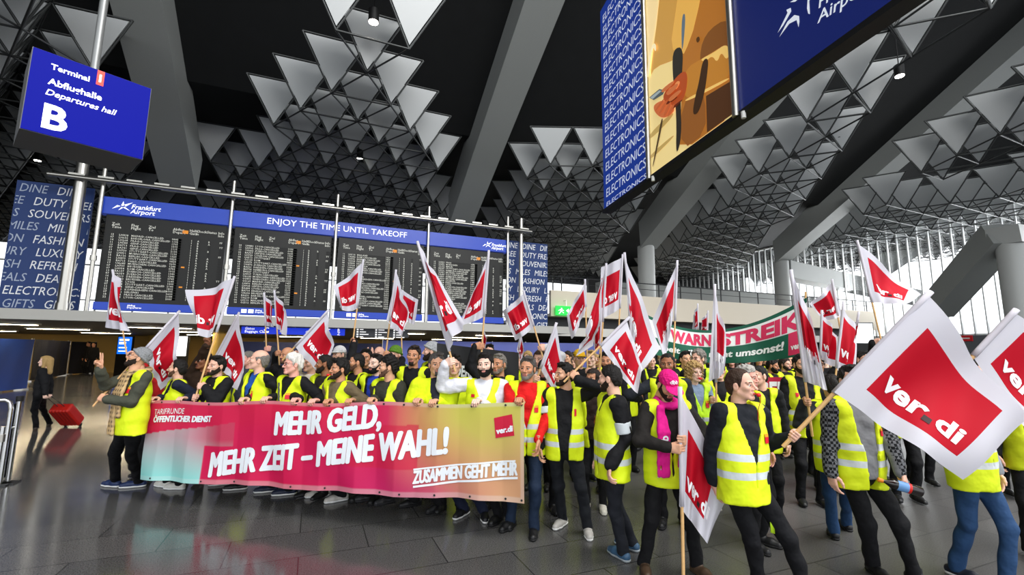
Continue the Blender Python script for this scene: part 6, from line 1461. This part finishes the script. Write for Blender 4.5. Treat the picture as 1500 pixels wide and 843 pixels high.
for x, yt, d, wd, hd in ((1330, 531, 7.0, 'person in dark coat behind the raised flag on the right', -20), (1375, 528, 8.6, 'person in dark coat far behind the largest flag', 10), (1432, 531, 6.6, 'person in dark coat behind the right edge of the largest flag', -30),
        (1458, 527, 8.0, 'person in dark coat in the gap between the two big flags', 0), (1486, 530, 6.2, 'person in dark coat behind the cut off flag, second from the edge', -15), (1412, 527, 10.4, 'farthest person in dark coat behind the largest flag', 0), (1350, 526, 10.2, 'farthest dark-clad person behind the raised flag', -10)):
    person(x=x, ytop=yt, d=d, head=hd, label=wd, skin='light', f=dict(hair='short', seed=1), hairc='dark', jacket='dkcoat', jhex='1c1e24', vest=None, hem=.7, lod=1)

# ------------------------------------------------------------------ other banners in the crowd
def cloth_banner(wd, G, d9, print_, letters, lay_mats, name='protest_banner', n=(60, 24), wave=.03):
    Gp = np.array([at_d(*q, e) for q, e in zip(G, d9)]).reshape(2, 3, 3)      # two rows (top, bottom) of three
    def surf(V, off=0.):
        a, b = V[:, 0], V[:, 1]; w = np.stack([2 * (a - .5) * (a - 1), -4 * a * (a - 1), 2 * a * (a - .5)], 1)
        P = (w[:, :, None] * Gp[0]).sum(1) * b[:, None] + (w[:, :, None] * Gp[1]).sum(1) * (1 - b)[:, None]
        T = Gp[0][2] - Gp[0][0]; N = unit(np.cross(T, (0, 0, 1))); N = N if N @ FH < 0 else -N
        return P + N * (off + wave * np.sin(a * 21 + b * 3) * (1.1 - b))[:, None]
    r = empty(name, Gp[1].mean(0), wd, 'banner')
    A, B = np.meshgrid(np.linspace(0, 1, n[0]), np.linspace(0, 1, n[1]), indexing='ij'); V = np.stack([A.ravel(), B.ravel()], 1); ii = np.arange(n[0] * n[1]).reshape(n); Q = np.stack([ii[:-1, :-1], ii[1:, :-1], ii[1:, 1:], ii[:-1, 1:]], -1).reshape(-1, 4)
    C2 = V[Q].mean(1); mi = print_(C2[:, 0], C2[:, 1]); P = surf(V); P2 = surf(V, -.006)
    me = mesh_np('banner_cloth', np.vstack([P, P2]) - np.array(r.location), [np.vstack([Q, Q[:, ::-1] + len(P)])], lay_mats, np.concatenate([mi, mi]), smooth=True); link('banner_cloth', me, r)
    mb = MB()
    for s, x0, x1, y0, y1, m, bold, shear in letters:
        V, F = text_mesh(s, 1, bold, shear=shear); V = fit(V, x0, y0, w=x1 - x0, h=y1 - y0); V, F = cut2d(V, F, .03); mb.add(surf(V, .006), F, m)
    mb.build('banner_lettering', lay_mats, r); return r, surf
MG, MW2, MP = mat('banner_green', '0f5a44', .6), mat('banner_whiteband', 'eef0ee', .6), mat('banner_pink', 'd8305c', .6)
r, sf = cloth_banner('green and white strike banner stretched above the crowd on the right', [(925, 448), (1042, 484), (1182, 436), (925, 510), (1042, 532), (1182, 520)], [7.9, 7.9, 7.0, 7.9, 7.9, 7.0],
    lambda a, b: np.where((b > .46) & (b < .93), 1, 0) * (a < 2) + np.where((a > .915) & (b < .52) & (b > .06), 2, 0) * np.where((b > .46) & (b < .52), .5, 1).astype(int),
    [('WARN', .245, .50, .5, .86, 2, .05, .0), ('STREIK', .55, .985, .5, .86, 2, .05, 0), ("Arbeit gibt's nicht umsonst!", .12, .895, .12, .36, 1, .035, .1), ('ver.di', .925, .995, .14, .26, 1, .03, 0)], [MG, MW2, MP])
for k, (x, y0, y1, d) in enumerate(((928, 440, 590, 7.95), (1180, 428, 590, 7.05))):
    MB().tube([at_d(x, y1, d), at_d(x, y0, d)], .014, 8).build('banner_pole', M_pole, r)
r, sf = cloth_banner('black banner with white letters behind the smiling pale hoodie', [(640, 503), (698, 510), (760, 517), (640, 582), (698, 584), (760, 588)], [6.15, 6.2, 6.3, 6.1, 6.2, 6.3], lambda a, b: np.zeros(len(a), int),
    [('TZ', .14, .26, .60, .80, 1, .04, .15), ('DERL', .23, .47, .40, .62, 1, .04, .15)], [mat('banner_black', '141416', .6), MW2])
r, sf = cloth_banner('crimson banner with white block letters in the back, right', [(1106, 553), (1145, 553), (1184, 553), (1106, 640), (1145, 642), (1184, 642)], [8.3, 8.3, 8.2, 8.3, 8.3, 8.2], lambda a, b: np.zeros(len(a), int),
    [('GELD', .0 + .02, .80, .57, .93, 1, .04, 0), ('ZEIT', .1, .88, .08, .44, 1, .04, 0)], [mat('banner_crimson', 'b8143a', .6), MW2])

# ------------------------------------------------------------------ traveller with red suitcase, far passers-by
p = person(x=68, ytop=522, d=10.3, head=-62, look=(4, 0, 0), label='traveller with long fair hair in black, pulling a red suitcase', skin='fair', f=dict(hair='long'), hairc='blond', jacket='blackfleece', jhex='101013', jr=1.2, vest=None, trousers=('black', '131316'), shoes='2a2018', build=.92,
    arms={1: ('free', at_d(66, 583, 10.15), (.2, 0, -1), FH, 'grip', (0, .6, -.2)), -1: ('free', at_d(73, 580, 10.5), RH * .4 - UP, -RH, 'grip', (.3, .6, -.4))}, feet={-1: (72, 622, -70), 1: (52, 628, -75)})
hand = p['O'] + p['Rb'] @ (p['wrist'][-1] * p['s']) + np.array([0, 0, -.075])
B0 = at_z(107, 622, .05); B0[2] = 0
tilt = unit(hand - (B0 + UP * .06)); sd = unit(np.cross(tilt, UP)); nm_ = np.cross(sd, tilt)
r = empty('suitcase', B0, 'red wheeled suitcase trailing behind the walking traveller', 'suitcase')
F = Field((-.25, -.16, 0), (.25, .16, .66), .012); 
O_ = B0 + UP * .1
F.D = np.full(F.n, 1., np.float32); X, Y, Z = F.all(); rb = lambda a, h_: np.abs(a) - h_
qx, qy, qz = np.maximum(np.abs(X) - .16, 0), np.maximum(np.abs(Y) - .07, 0), np.maximum(np.abs(Z - .33) - .25, 0); F.D = (np.sqrt(qx ** 2 + qy ** 2 + qz ** 2) + 0 * X - .045 + .006 * np.cos(X * 90) * (np.abs(Y) > .08)).astype(np.float32); V, Q = F.mesh()
Mx = np.stack([sd, nm_, tilt], 1); me = mesh_np('shell', V @ Mx.T + O_ - B0 - tilt * .03, [Q], mat('case_red', 'b01c14', .4), smooth=True); link('shell', me, r)
hb = MB()
for s in (-.07, .07): hb.tube([O_ + tilt * .55 + sd * s + nm_ * .03, hand + sd * s * .8], .008, 8)
hb.tube([hand - sd * .07, hand + sd * .07], .012, 8); hb.build('pull_handle', M_dgrey, r)
for s in (-.15, .15): 
    c = B0 + sd * s + UP * .045; MB().tube([c - sd * .014, c + sd * .014], .045, 16).build('wheel', M_black, r)
for x, y, d, h_, wd in ((131, 491, 33, -20, 'dark far traveller standing left of the blue lit screen'), (138, 492, 32, 20, 'second dark far traveller standing left of the blue lit screen'), (345, 497, 21, 0, 'dark far passer-by beyond the pale column')):
    person(x=x, ytop=y + 10, d=d, head=h_, label=wd, skin='tan', f=dict(hair='short', seed=1), hairc='black', jacket='black', jhex='131316', vest=None, lod=2)
